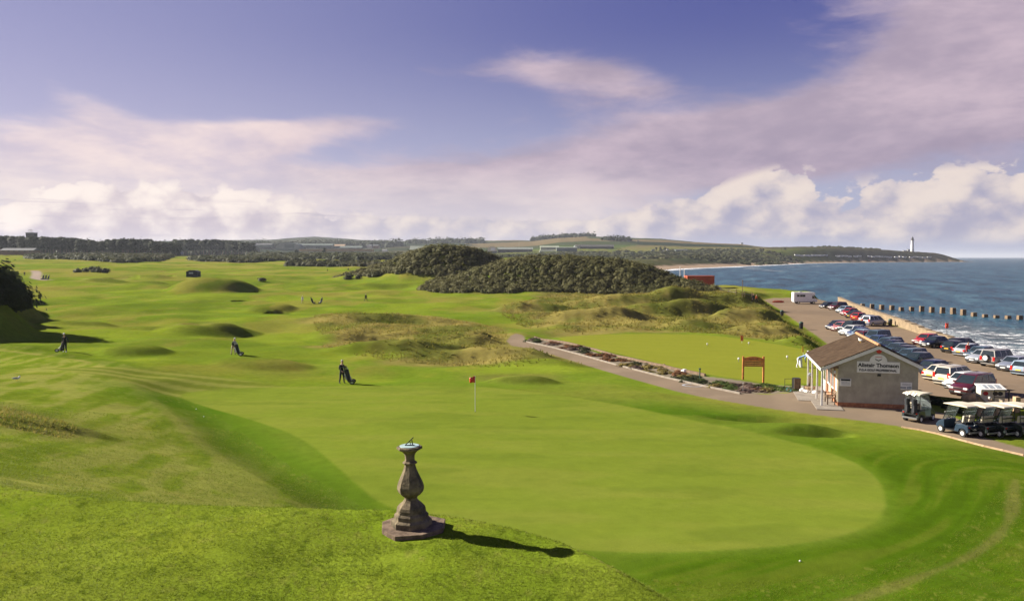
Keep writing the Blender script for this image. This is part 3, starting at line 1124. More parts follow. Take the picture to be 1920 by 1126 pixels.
# ------------------------------------------------------------------ vegetation
M_GORSE = leaf_mat('gorse_leaf', (0.092, 0.090, 0.034), (0.168, 0.155, 0.060), (0.110, 0.118, 0.036), 0.10)
M_PINE = leaf_mat('pine_needles', (0.030, 0.040, 0.016), (0.060, 0.070, 0.028), (0.042, 0.054, 0.024), 0.2)
M_SCRUB = leaf_mat('scrub_leaf', (0.040, 0.050, 0.022), (0.095, 0.100, 0.042), (0.120, 0.102, 0.048), 0.02)
M_BARK = wear('pine_bark', (0.11, 0.075, 0.05), 0.9, scale=2.0, bump=0.4)
M_BLADE = leaf_mat('grass_blade', (0.120, 0.170, 0.010), (0.205, 0.255, 0.022), (0.245, 0.248, 0.045), 0.8, 0.45)
M_DRY = leaf_mat('dry_grass_blade', (0.150, 0.150, 0.022), (0.285, 0.225, 0.058), (0.200, 0.182, 0.034), 0.22, 0.5)


def leaf_cloud(c, rad, nq, size, flat=0.85, rs=None, up=0.35):
    """c (n,3) clump centres on the ground, rad (n,) radii: leaf sized quads over lumpy domes, with a closed core"""
    rs = rs or rng
    n = len(c)
    d = rs.normal(size=(n, nq, 3))
    d[..., 2] = np.abs(d[..., 2]) - 0.25 * (rs.random((n, nq)) < 0.3)
    d /= np.linalg.norm(d, axis=2, keepdims=True)
    lump = 0.80 + 0.34 * np.sin(d[..., 0] * 5 + c[:, None, 0]) * np.sin(d[..., 1] * 5 + c[:, None, 1]) + 0.16 * rs.random((n, nq))
    p = c[:, None, :] + d * (rad[:, None] * lump)[..., None] * np.array([1, 1, flat])
    nrm = d + rs.normal(size=d.shape) * 0.22
    nrm[..., 2] += up
    nrm /= np.linalg.norm(nrm, axis=2, keepdims=True)
    t = np.cross(nrm, rs.normal(size=d.shape))
    t /= np.linalg.norm(t, axis=2, keepdims=True) + 1e-9
    b = np.cross(nrm, t)
    sz = (size * (0.6 + 0.8 * rs.random((n, nq))))[..., None] if np.isscalar(size) else (size[:, None] * (0.6 + 0.8 * rs.random((n, nq))))[..., None]
    q = np.stack([p - t * sz - b * sz * 0.6, p + t * sz * 0.2 - b * sz, p + t * sz + b * sz * 0.5, p - t * sz * 0.3 + b * sz], 2).reshape(-1, 3)
    f = np.arange(len(q)).reshape(-1, 4)
    tone = np.repeat(np.clip(0.15 + 0.5 * rs.random((n, nq)) + 0.35 * rs.random((n, 1)), 0, 1).ravel(), 4)
    # core
    k = 7
    a = np.arange(k) * 2 * np.pi / k
    ring = np.stack([np.cos(a), np.sin(a)], 1)
    cv = []
    for rr, zz in ((0.78, -0.2), (0.72, 0.30), (0.42, 0.62)):
        cv.append(np.concatenate([c[:, None, :2] + ring[None] * (rad * rr)[:, None, None], np.repeat((c[:, 2] + rad * flat * zz)[:, None, None], k, 1)], 2))
    cv = np.stack(cv, 1).reshape(n, 3 * k, 3)
    base = len(q) + np.arange(n)[:, None] * 3 * k
    quads = []
    for lv in range(2):
        for i in range(k):
            j = (i + 1) % k
            quads.append(base + np.array([[lv * k + i, lv * k + j, (lv + 1) * k + j, (lv + 1) * k + i]]))
    cf = np.concatenate(quads, 0)
    cap = base + 2 * k + np.arange(k)[None]
    V = np.vstack([q, cv.reshape(-1, 3)])
    tone = np.concatenate([tone, np.full(n * 3 * k, 0.35)])
    return V, [np.vstack([f, cf]), cap], tone


def scatter(poly, step, jit=0.5, rs=None):
    rs = rs or rng
    p = np.array(poly)
    xs = np.arange(p[:, 0].min(), p[:, 0].max(), step)
    ys = np.arange(p[:, 1].min(), p[:, 1].max(), step)
    gx, gy = np.meshgrid(xs, ys)
    gx = gx.ravel() + rs.uniform(-jit, jit, gx.size) * step
    gy = gy.ravel() + rs.uniform(-jit, jit, gy.size) * step
    k = inside(gx, gy, p)
    return gx[k], gy[k]


def bush_mass(name, poly, step, rlo, rhi, nq, size, mat, label=None, cat=None, flat=0.85, thin=0.0):
    x, y = scatter(poly, step)
    if thin:
        k = fbm(x / (step * 6), y / (step * 6), 301, 3) > thin
        x, y = x[k], y[k]
    r = rng.uniform(rlo, rhi, len(x)) * (0.75 + 0.5 * vnoise(x / 9, y / 9, 77))
    z = H(x, y)
    V, F, tone = leaf_cloud(np.stack([x, y, z], 1), r, nq, size, flat)
    o = mesh_np(name, V, F, mat, None, False, {'tone': tone})
    tag(o, label, cat, kind='stuff')
    return o


bush_mass('gorse_scrub', GORSE[0], 1.75, 0.9, 2.0, 130, 0.20, M_GORSE, 'dense grey green scrub covering the large dune hill beside the beach', 'scrub')
bush_mass('gorse_scrub', GORSE[1], 2.1, 1.1, 2.3, 120, 0.26, M_GORSE, 'dense scrub on the rounded hump behind the large dune hill', 'scrub')
bush_mass('gorse_scrub', GORSE[2], 1.9, 0.8, 1.7, 100, 0.26, M_GORSE, 'low tapering strip of scrub running down from the hump to the fairway', 'scrub')


def px_poly(pts):
    return [tuple(hit(px, py)[:2]) for px, py in pts]


# scrub further out, each band one mass
def px_band(pts, ys):
    return [((px - 960) / FPX * y, y) for px, y in pts]


for pts, lab in (
    ([(30, 640), (110, 760), (150, 860), (330, 880), (310, 640), (285, 575), (240, 520), (205, 510), (190, 560), (120, 600)], 'dark gorse band along the left fairway in front of the pine wood'),
    ([(352, 640), (372, 780), (440, 860), (560, 880), (600, 760), (520, 640), (470, 600), (400, 605)], 'dark gorse thicket beyond the small black hut'),
    ([(530, 520), (555, 560), (640, 575), (735, 560), (745, 470), (690, 480), (640, 505), (570, 510)], 'long low gorse patch across the middle fairway'),
    ([(470, 900), (470, 1180), (760, 1180), (800, 900), (700, 760), (640, 720), (600, 800), (540, 900)], 'wide dark scrub belt in front of the airfield buildings'),
):
    pl = px_band(pts, None)
    bush_mass('gorse_scrub', smooth_poly(pl, 1), 5.5 if pts[0][1] < 700 else 9.0, 2.4 if pts[0][1] < 700 else 4.0, 4.2 if pts[0][1] < 700 else 7.0, 50, 0.8 if pts[0][1] < 700 else 1.3, M_SCRUB, lab, 'scrub', 0.85, 0.24)
bush_mass('gorse_scrub', smooth_poly([(90, 1080), (330, 1150), (700, 1850), (500, 1900), (-150, 1500), (-250, 1150)], 1), 17.0, 5, 9.5, 26, 2.2, M_SCRUB, 'dark scrub covering the low land behind the dune hill and the bay', 'scrub', 0.45, 0.42)
bush_mass('gorse_scrub', smooth_poly([(690, 2080), (760, 2240), (1230, 2262), (1040, 2180)], 1), 18.0, 4, 7.5, 26, 2.0, M_SCRUB, 'low dark scrub on the headland below the lighthouse', 'scrub', 0.5, 0.5)


def one_bush(px, py, w, h, nc, label, name='gorse_bush', mat=None, group='isolated gorse bushes on the links', loc=None, seed=1):
    rs = np.random.default_rng(seed)
    p = hit(px, py) if loc is None else Vector((loc[0], loc[1], hz(*loc)))
    s = p.y / FPX
    W, Hh = (w * s, h * s) if loc is None else (w, h)
    cx = rs.uniform(-0.42, 0.42, nc) * W
    cy = rs.uniform(-0.25, 0.25, nc) * W + W * 0.15
    r = np.maximum(Hh * rs.uniform(0.45, 0.85, nc) * (1 - 0.9 * np.abs(cx) / W), 0.3)
    cz = np.maximum(0, (Hh - r * 0.9) * rs.uniform(0.3, 1.0, nc) * (1 - 1.3 * np.abs(cx) / W))
    g = H(cx + p.x, cy + p.y) - p.z
    V, F, tone = leaf_cloud(np.stack([cx, cy, cz * 0.8 + g], 1), r, 160 if Hh < 5 else 520, max(0.10, min(0.26, Hh * 0.07)), 0.9, rs)
    o = mesh_np(name, V, F, mat or M_SCRUB, None, False, {'tone': tone})
    o.location = p
    tag(o, label, 'bush', group)
    return o


one_bush(-8, 548, 84, 66, 16, 'tall dark bush on the bank at the left edge of the links', seed=3, mat=M_PINE)
one_bush(166, 511, 66, 15, 9, 'dark spreading bush on the left fairway near the small path', seed=4)
one_bush(139, 511, 18, 7, 3, 'small low bush just left of the spreading bush', seed=5)
one_bush(655, 524, 40, 12, 5, 'pale green bush at the low end of the scrub strip', seed=6)
one_bush(701, 519, 26, 14, 4, 'round dark bush halfway up the scrub strip', seed=7)
one_bush(824, 524, 18, 12, 3, 'single bush in the dry grass beside the big scrub hill', seed=8, mat=M_GORSE)
one_bush(491, 528, 8, 11, 2, 'tiny upright shrub alone on the far fairway', seed=9)
for i, (px, py, w, h) in enumerate(((1738, 752, 34, 12), (1760, 760, 36, 12), (1782, 768, 30, 10))):  # dark shrubs added to stand in for the shop's shadow on the bank
    one_bush(px, py, w, h, 6, ('dark shrub added for the shop shadow on the bank, nearest the wall', 'dark shrub added for the shop shadow in the middle of the bank', 'dark shrub added for the shop shadow on the bank, nearest the carts')[i], name='shrub', mat=M_PINE, group='added shrubs for the shop shadow on the bank', seed=60 + i)
one_bush(1716, 742, 22, 14, 3, 'yellow green bush at the back corner of the golf shop', seed=10, mat=leaf_mat('light_leaf', (0.09, 0.13, 0.02), (0.2, 0.22, 0.05), (0.16, 0.14, 0.04)), group=None)
for i, (bx, by, w, h) in enumerate(((-63.5, 97, 6, 2.6), (-60.0, 90, 4, 2.2), (-57.0, 84, 3.4, 1.6), (-69, 108, 6, 2.6))):
    one_bush(0, 0, w, h, 6, ('dark bush second from the camera on the shaded left bank', 'dark bush third from the far end of the left bank, above the walker', 'smallest dark bush nearest the camera on the shaded left bank', 'dark bush farthest up the shaded left bank, below the tall one')[i], loc=(bx, by), seed=20 + i, mat=M_PINE, group='bushes along the shaded left bank')


# pines: a few shapes, copied
def pine_proto(seed):
    rs = np.random.default_rng(seed)
    root = empty('pine_tree', (0, 0, 0))
    h = 18.0
    mb = MB()
    mb.tube((0, 0, -1), (0.3, 0, h * 0.55), 0.42, 0.30, 6)
    mb.tube((0.3, 0, h * 0.55), (0.1, 0.2, h * 0.9), 0.30, 0.12, 6)
    for k in range(4):
        a = rs.uniform(0, 6.28)
        mb.tube((0.25, 0, h * (0.5 + 0.09 * k)), (2.6 * math.cos(a), 2.6 * math.sin(a), h * (0.6 + 0.08 * k)), 0.13, 0.05, 5)
    mb.build('trunk', M_BARK, root)
    nc = 16
    a = rs.uniform(0, 6.28, nc)
    rr = rs.uniform(0.5, 3.2, nc)
    zz = np.sort(rs.uniform(0.36, 0.92, nc)) * h
    rr *= np.clip(1.25 - (zz / h - 0.5) * 1.5, 0.3, 1)
    c = np.stack([np.cos(a) * rr, np.sin(a) * rr, zz], 1)
    V, F, tone = leaf_cloud(c, rs.uniform(2.1, 3.4, nc), 60, 0.62, 0.75, rs)
    mesh_np('crown', V, F, M_PINE, root, False, {'tone': tone})
    return root


PINES = [pine_proto(50 + i) for i in range(5)]
used = set()


def place_tree(px, y, s, label, group, dz=-0.3):
    k = random.randrange(5)
    o = PINES[k] if k not in used else copy_tree(PINES[k])
    used.add(k)
    x = (px - 960) / FPX * y
    o.location = (x, y, hz(x, y) + dz)
    o.rotation_euler = (0, 0, random.uniform(0, 6.28))
    o.scale = (s * random.uniform(0.9, 1.15), s * random.uniform(0.9, 1.15), s)
    tag(o, label, 'tree', group)


for i in range(118):
    px = -10 + i * 2.95 + random.uniform(-2, 2)
    y = 935 + random.uniform(-25, 45)
    top = np.interp(px, [0, 60, 120, 185, 230, 280, 330], [443, 445, 446, 452, 448, 450, 456]) + random.uniform(-2, 2)
    x = (px - 960) / FPX * y
    base = hz(x, y)
    s = (CAM_Z + (HORIZON - top) / FPX * y - base) / 18.0
    place_tree(px, y, max(0.5, s), 'tall dark pine in the front of the wood behind the left fairways', 'pines of the wood behind the left fairways')
for i in range(46):
    px = 330 + i * 3.2 + random.uniform(-2, 2)
    y = 1250 + random.uniform(-30, 50)
    top = np.interp(px, [330, 400, 440, 480], [450, 449, 452, 456]) + random.uniform(-1.5, 1.5)
    x = (px - 960) / FPX * y
    s = (CAM_Z + (HORIZON - top) / FPX * y - hz(x, y)) / 18.0
    place_tree(px, y, max(0.5, s), 'bluish pine in the more distant wood behind the dark hut', 'pines of the more distant wood')
# the woods behind them and on the hills read as masses
bush_mass('pine_wood', px_band([(-40, 980), (330, 985), (330, 1060), (-40, 1100)], None), 7.0, 5.0, 6.5, 34, 1.5, M_PINE, 'dark mass of pine wood behind the front row of pines', 'wood', 2.7)
bush_mass('far_wood', px_band([(330, 1330), (480, 1330), (480, 1400), (330, 1420)], None), 10.0, 6, 8, 26, 2.0, M_PINE, 'dark wood behind the distant pines', 'wood', 1.8)
bush_mass('far_wood', px_band([(470, 2300), (640, 2500), (752, 2500), (752, 2580), (600, 2640), (470, 2420)], None), 13.0, 13, 18, 30, 3.4, M_PINE, 'long thin wood on the skyline beyond the airfield', 'wood', 1.3)
bush_mass('far_wood', px_band([(995, 2900), (1112, 2900), (1112, 2990), (995, 3000)], None), 15.0, 9, 14, 24, 3.4, M_PINE, 'dark plantation capping the distant hill above the airfield sheds', 'wood', 1.2)
bush_mass('far_wood', px_band([(1126, 2300), (1182, 2300), (1182, 2350), (1126, 2350)], None), 12.0, 7, 10, 24, 2.6, M_PINE, 'small wood on the hill right of the plantation', 'wood', 1.4)
bush_mass('far_wood', px_band([(765, 2900), (905, 2900), (905, 3000), (765, 3000)], None), 16.0, 11, 17, 24, 3.6, M_PINE, 'faint wood on the skyline right of the airfield', 'wood', 1.2)
for px, y, s, lab in ((1238, 1750, 0.62, 'dark tree in the clump beside the white cottage'), (1230, 1760, 0.55, 'dark tree in the clump beside the white cottage'), (1246, 1765, 0.6, 'dark tree in the clump beside the white cottage'),
                      (508, 1120, 0.42, 'dark tree rising from the scrub in front of the grey shelter'), (556, 1130, 0.6, 'dark tree rising from the scrub just right of the grey shelter'),
                      (609, 1080, 0.72, 'tallest dark tree in the scrub in front of the pale wall'), (502, 1150, 0.5, 'dark tree rising from the scrub in front of the grey shelter'),
                      (1175, 2240, 0.6, 'tree by the houses on the far hill'), (1163, 2240, 0.5, 'tree by the houses on the far hill')):
    place_tree(px, y, s, lab, 'trees beside the cottage' if px > 1200 else 'trees by the hill houses' if px > 1100 else 'trees in the airfield scrub')


bush_mass('far_wood', px_band([(330, 2000), (480, 2000), (480, 2080), (330, 2080)], None), 13.0, 12, 17, 28, 3.2, M_PINE, 'hazy wood on the skyline left of the airfield', 'wood', 1.2)
# short mown grass on the near bank, long dry grass on the dunes
def blades(name, x, y, h, w, mat, lean, label, tone_bias=None, n=3):
    m = len(x)
    z = H(x, y)
    out_v, tones = [], []
    tb = rng.random(m) * 0.7 + (tone_bias if tone_bias is not None else 0.15)
    for k in range(n):
        a = rng.uniform(0, 6.283, m)
        d = np.stack([np.cos(a), np.sin(a), np.zeros(m)], 1)
        s = np.stack([-np.sin(a), np.cos(a), np.zeros(m)], 1)
        hh = h * rng.uniform(0.6, 1.25, m)
        o = np.stack([x, y, z - 0.01], 1) + d * (w * 1.5 * rng.random(m))[:, None]
        ww = (w * np.ones(m))[:, None]
        tip = o + d * (lean * hh * rng.uniform(0.3, 1.4, m))[:, None] + np.array([0, 0, 1.0]) * hh[:, None] + np.array([0.25, -0.08, 0]) * (lean * hh)[:, None]
        out_v.append(np.stack([o - s * ww, o + s * ww, tip], 1))
        tones.append(np.repeat(tb[:, None], 3, 1))
    V = np.concatenate(out_v, 0).reshape(-1, 3)
    o = mesh_np(name, V, np.arange(len(V)).reshape(-1, 3), mat, None, False, {'tone': np.clip(np.concatenate(tones, 0).ravel(), 0, 1)})
    tag(o, label, 'grass', kind='stuff')


def near_grass():
    n = 300000
    az = np.radians(rng.uniform(-36, 36, n))
    r = 6.5 * (46 / 6.5) ** (rng.random(n) ** 1.25)
    x, y = np.sin(az) * r, np.cos(az) * r
    k = inside(x, y, TOE_POLY) & (sdf(x, y, GREEN) < -0.3) & (np.hypot(x - SUN_X, y - SUN_Y) > 0.62)
    k &= (fbm(x / 1.2, y / 1.2, 401, 3) + 0.15 * rng.random(n)) > 0.40
    x, y = x[k], y[k]
    r = np.hypot(x, y)
    blades('grass', x, y, 0.024 + 0.0006 * r, 0.0019 + 0.00022 * r, M_BLADE, 1.0, 'short mown grass on the near bank', fbm(x / 1.5, y / 1.5, 405, 3) * 0.7 - 0.2, 3)


def rough_grass():
    for i, (st, h, w, lab) in enumerate(((0.60, 0.28, 0.040, 'long dry grass on the low mounds short of the path'), (0.85, 0.36, 0.065, 'long dry grass over the dunes beside the practice green'))):
        x, y = scatter(ROUGH[i], st)
        k = (fbm(x / 3.0, y / 3.0, 411, 3) > 0.40) & (sdf(x, y, PATH) < -0.3) & (sdf(x, y, PRACTICE) < -0.2) & (sdf(x, y, CARPARK) < -0.2)
        x, y = x[k], y[k]
        n1 = fbm(x / 9, y / 9, 101, 4)
        blades('rough_grass', x, y, h * (0.6 + 0.8 * fbm(x / 4, y / 4, 415, 3)), w, M_DRY, 1.0, lab, smooth(0.40, 0.62, n1) * 0.75 - 0.25, 4)
    x, y = scatter(ROUGH[2], 0.22)
    blades('rough_grass', x, y, 0.13 * np.ones(len(x)), 0.018, M_DRY, 0.9, 'tussocky grass on the lip of the near left bank', fbm(x / 2, y / 2, 417, 3) * 0.6 - 0.2, 3)


_s = hit(772, 990)
SUN_X, SUN_Y = _s.x, _s.y
near_grass()
rough_grass()

# ------------------------------------------------------------------ shared surfaces of the built things
M = {}
def W(key, *a, **k):
    M[key] = wear(key, *a, **k)
W('white_paint', (0.74, 0.72, 0.68), 0.5, var=0.08)
W('cream', (0.62, 0.55, 0.42), 0.5, var=0.10)
W('roughcast', (0.38, 0.345, 0.265), 0.95, var=0.16, scale=1.6, bump=0.5, bscale=30)
W('brick', (0.36, 0.15, 0.07), 0.9, var=0.3, scale=4, bump=0.4)
W('tile', (0.066, 0.043, 0.028), 0.95, var=0.28, scale=2.5, bump=0.5, col2=(0.088, 0.059, 0.038), spec=0.05)
W('ridge_tile', (0.36, 0.19, 0.085), 0.85, var=0.25)
W('black', (0.012, 0.012, 0.013), 0.45, var=0.2)
W('rubber', (0.018, 0.018, 0.018), 0.8, var=0.2)
W('chrome', (0.62, 0.62, 0.62), 0.28, metal=1.0, var=0.08)
W('dark_glass', (0.020, 0.028, 0.034), 0.06, var=0.1, spec=0.6)
def glass():
    m, t, b = new_mat('clear_screen')
    b.inputs['Base Color'].default_value = (0.5, 0.55, 0.55, 1)
    b.inputs['Roughness'].default_value = 0.05
    tr = t.nodes.new('ShaderNodeBsdfTransparent')
    tr.inputs[0].default_value = (0.85, 0.9, 0.9, 1)
    mx = t.nodes.new('ShaderNodeMixShader')
    mx.inputs[0].default_value = 0.72
    t.links.new(b.outputs[0], mx.inputs[1])
    t.links.new(tr.outputs[0], mx.inputs[2])
    t.links.new(mx.outputs[0], [n for n in t.nodes if n.type == 'OUTPUT_MATERIAL'][0].inputs[0])
    M['clear_screen'] = m
glass()
W('red_paint', (0.55, 0.035, 0.020), 0.5, var=0.12)
W('lamp_red', (0.50, 0.02, 0.015), 0.25, var=0.1)
W('lamp_clear', (0.70, 0.70, 0.68), 0.15, var=0.05)
W('plate_yellow', (0.75, 0.50, 0.04), 0.5, var=0.05)
W('yellow_paint', (0.80, 0.55, 0.04), 0.55, var=0.08)
W('timber', (0.56, 0.19, 0.050), 0.7, var=0.25, scale=5, bump=0.3)
W('old_timber', (0.15, 0.095, 0.055), 0.8, var=0.3, scale=5, bump=0.3)
W('sandstone', (0.120, 0.100, 0.068), 0.95, var=0.4, scale=5.0, bump=0.7, bscale=26, col2=(0.235, 0.185, 0.115), spec=0.15)
W('slab_stone', (0.145, 0.100, 0.070), 0.95, var=0.35, scale=6, bump=0.6, col2=(0.22, 0.158, 0.11), spec=0.15)
W('verdigris', (0.34, 0.46, 0.45), 0.55, var=0.2)
W('bronze', (0.025, 0.028, 0.026), 0.5, var=0.2, metal=0.4)
W('concrete', (0.24, 0.205, 0.165), 0.95, var=0.2, scale=1.5, bump=0.5)
W('sea_concrete', (0.20, 0.135, 0.08), 0.95, var=0.4, scale=1.2, bump=0.6)
W('sea_wall_stone', (0.22, 0.16, 0.095), 0.95, var=0.25, scale=1.0, bump=0.5)
W('rubble', (0.40, 0.27, 0.16), 0.95, var=0.3, scale=2.0, bump=0.6)
W('green_paint', (0.035, 0.085, 0.055), 0.6, var=0.2)
W('dark_hut', (0.025, 0.032, 0.036), 0.8, var=0.2)
W('grey_roof', (0.075, 0.08, 0.085), 0.8, var=0.15)
W('rust_red', (0.42, 0.075, 0.028), 0.85, var=0.18, scale=0.5)
W('car_paint', (0.5, 0.5, 0.5), 0.28, objcol=True, var=0.18, coat=0.6)
W('cloth_black', (0.014, 0.015, 0.018), 0.9, var=0.3)
W('cloth_grey', (0.30, 0.31, 0.33), 0.9, var=0.2)
W('cloth_white', (0.70, 0.70, 0.69), 0.9, var=0.1)
W('cloth_blue', (0.25, 0.37, 0.60), 0.9, var=0.2)
W('cloth_red', (0.42, 0.03, 0.03), 0.9, var=0.2)
W('cloth_orange', (0.60, 0.14, 0.03), 0.9, var=0.2)
W('cloth_tan', (0.42, 0.34, 0.22), 0.9, var=0.15)
W('skin', (0.50, 0.30, 0.21), 0.6, var=0.1)
W('hair_grey', (0.52, 0.50, 0.47), 0.9, var=0.2)
W('hair_dark', (0.05, 0.035, 0.025), 0.9, var=0.2)
W('bag_fabric', (0.018, 0.020, 0.026), 0.7, var=0.3)
W('steel', (0.35, 0.35, 0.36), 0.4, metal=0.8, var=0.1)
W('print_grey', (0.30, 0.33, 0.36), 0.8, var=0.4, scale=14)
W('ink', (0.010, 0.012, 0.016), 0.7, var=0.05)
W('cart_green', (0.020, 0.030, 0.028), 0.3, var=0.2, coat=0.5)
W('cart_blue', (0.022, 0.042, 0.075), 0.3, var=0.2, coat=0.5)
W('seat_vinyl', (0.62, 0.55, 0.42), 0.5, var=0.1)
W('hangar_grey', (0.20, 0.225, 0.19), 0.9, var=0.15, scale=0.2)
W('hangar_dark', (0.065, 0.062, 0.055), 0.9, var=0.2, scale=0.2)
W('pale_green', (0.33, 0.36, 0.26), 0.9, var=0.12, scale=0.3)
W('slate_green', (0.12, 0.15, 0.13), 0.9, var=0.12, scale=0.3)


# ------------------------------------------------------------------ sundial
def sundial():
    p = hit(772, 990)
    p.z += 0.03
    t = empty('sundial', p, 0.18)
    tag(t, 'weathered eight sided stone sundial standing on the near bank above the green', 'sundial')
    mb = MB()
    # broken edged eight sided slab
    ring = []
    for i in range(8):
        a = math.pi / 8 + i * math.pi / 4
        r = 0.56 + (0.05, -0.02, 0.03, 0.0, -0.04, 0.04, 0.0, 0.02)[i]
        ring.append((r * math.cos(a), r * math.sin(a)))
    mb.prism(ring, 'z', -0.30, 0.035)
    mb.build('base_slab', M['slab_stone'], t, bevel=0.012)
    def oct_(name, prof, mat=M['sandstone'], bevel=0.006):
        b = MB()
        b.lathe(prof, 8, (0, 0, 0), 0.0)
        return b.build(name, mat, t, bevel=bevel)
    oct_('plinth', [(0.345, 0.035), (0.345, 0.125), (0.335, 0.135), (0.290, 0.165), (0.290, 0.225), (0.280, 0.235), (0.250, 0.262), (0.250, 0.292)])
    oct_('base_moulding', [(0.242, 0.292), (0.246, 0.315), (0.232, 0.360), (0.190, 0.405), (0.140, 0.440), (0.112, 0.480), (0.108, 0.505)])
    oct_('baluster', [(0.108, 0.505), (0.122, 0.525), (0.168, 0.555), (0.212, 0.605), (0.228, 0.655), (0.226, 0.705), (0.205, 0.775), (0.172, 0.850), (0.140, 0.920), (0.112, 0.985), (0.096, 1.040), (0.090, 1.075)])
    oct_('collar', [(0.092, 1.075), (0.118, 1.085), (0.126, 1.100), (0.118, 1.116), (0.092, 1.126)], bevel=0.004)
    oct_('neck', [(0.088, 1.126), (0.082, 1.165), (0.084, 1.215), (0.098, 1.255), (0.130, 1.290), (0.170, 1.315), (0.186, 1.328)])
    oct_('table_top', [(0.196, 1.328), (0.214, 1.336), (0.218, 1.362), (0.210, 1.378), (0.196, 1.382)], bevel=0.004)
    b = MB()
    b.lathe([(0.165, 1.382), (0.165, 1.390), (0.160, 1.392)], 24)
    d = b.build('dial_plate', M['verdigris'], t)
    b = MB()
    # gnomon: a thin upright triangle with an open middle and a scrolled back
    b.prism([(-0.075, 1.392), (0.085, 1.392), (0.085, 1.404), (-0.075, 1.404)], 'y', -0.006, 0.006)
    b.prism([(-0.075, 1.404), (-0.055, 1.404), (0.075, 1.520), (0.070, 1.535)], 'y', -0.0065, 0.0065)
    b.prism([(0.045, 1.404), (0.062, 1.404), (0.050, 1.490), (0.036, 1.478)], 'y', -0.006, 0.006)
    b.tube((0.02, 0, 1.404), (0.012, 0, 1.462), 0.006, n=6)
    b.build('gnomon', M['bronze'], d)
    # the pillar leans a little
    t.rotation_euler = (R(0.4), R(-1.2), R(3))
    t.scale = (0.9, 0.9, 0.9)


sundial()


# ------------------------------------------------------------------ flag, balls, markers
def flagstick():
    p = hit(891, 771)
    t = empty('flagstick', p)
    tag(t, 'thin white flagstick with a red flag in the putting green', 'golf flag')
    b = MB()
    for i in range(7):
        b.cur = i % 2
        b.tube((0, 0, -0.1 + i * 0.33), (0, 0, -0.1 + (i + 1) * 0.33), 0.016, n=8)
    b.build('pole', [M['white_paint'], M['yellow_paint'] if False else M['red_paint']], t).data.materials[1] = M['white_paint']
    vs, fs = [], []
    n, m = 9, 5
    for i in range(n):
        for j in range(m):
            u, v = i / (n - 1), j / (m - 1)
            x = -u * 0.34
            vs.append((x, 0.05 * math.sin(u * 7) * u - 0.06 * u, 2.20 - v * 0.40 * (1 - 0.25 * u) - u * 0.10 + 0.015 * math.sin(u * 9 + v * 4)))
    for i in range(n - 1):
        for j in range(m - 1):
            fs.append((i * m + j, i * m + j + 1, (i + 1) * m + j + 1, (i + 1) * m + j))
    b = MB()
    b.add(vs, fs)
    o = b.build('flag', M['red_paint'], t, smooth_=True, auto=False)
    md = o.modifiers.new('thickness', 'SOLIDIFY')
    md.thickness = 0.006
    b = MB()
    b.lathe([(0.054, 0.002), (0.054, 0.006)], 16)
    b.build('hole_cup', M['black'], t)


flagstick()

for px, py, lab in ((368, 767, 'white golf ball at the left end of the green, further one'), (382, 781, 'white golf ball at the left end of the green, nearer one'), (1500, 1052, 'white golf ball in the rough right of the green')):
    p = hit(px, py)
    b = MB()
    b.ball((0, 0, 0.022), 0.032, 12, 8)
    o = b.build('golf_ball', M['white_paint'], None, smooth_=True, auto=False)
    o.location = p
    tag(o, lab, 'golf ball', 'golf balls near the green')


def marker(px, py, label, h=0.42):
    p = hit(px, py)
    t = empty('tee_marker', p)
    tag(t, label, 'marker', 'white markers on the practice green')
    b = MB()
    b.tube((0, 0, 0), (0, 0, h * 0.5), 0.03, n=6)
    b.build('stake', M['steel'], t)
    b = MB()
    b.lathe([(0.05, h * 0.45), (0.10, h * 0.6), (0.10, h * 0.9), (0.06, h)], 10)
    b.build('number_cup', M['white_paint'], t)


marker(1385, 678, 'white cup marker on the practice green beside the brown sign')
marker(1476, 674, 'white cup marker on the practice green beside the bending golfer')
marker(1326, 648, 'pale cup marker far out on the practice green', 0.3)
marker(1404, 646, 'pale marker at the dune edge beside the red panel', 0.3)
p = hit(1391, 643)
t = empty('hole_flag', p)
tag(t, 'short red panel flag at the far edge of the practice green', 'golf flag')
b = MB(); b.tube((0, 0, -0.05), (0, 0, 0.95), 0.012, n=6); b.build('pole', M['white_paint'], t)
b = MB(); b.box((0.0, 0, 0.60), (0.34, 0.02, 0.66)); b.build('flag', M['cloth_orange'], t)
p = hit(1506, 664)
t = empty('hole_flag', p)
tag(t, 'short yellow panel flag behind the bending golfer', 'golf flag')
b = MB(); b.tube((0, 0, -0.05), (0, 0, 0.85), 0.012, n=6); b.build('pole', M['white_paint'], t)
b = MB(); b.box((-0.05, 0, 0.55), (0.20, 0.02, 0.60)); b.build('flag', M['yellow_paint'], t)


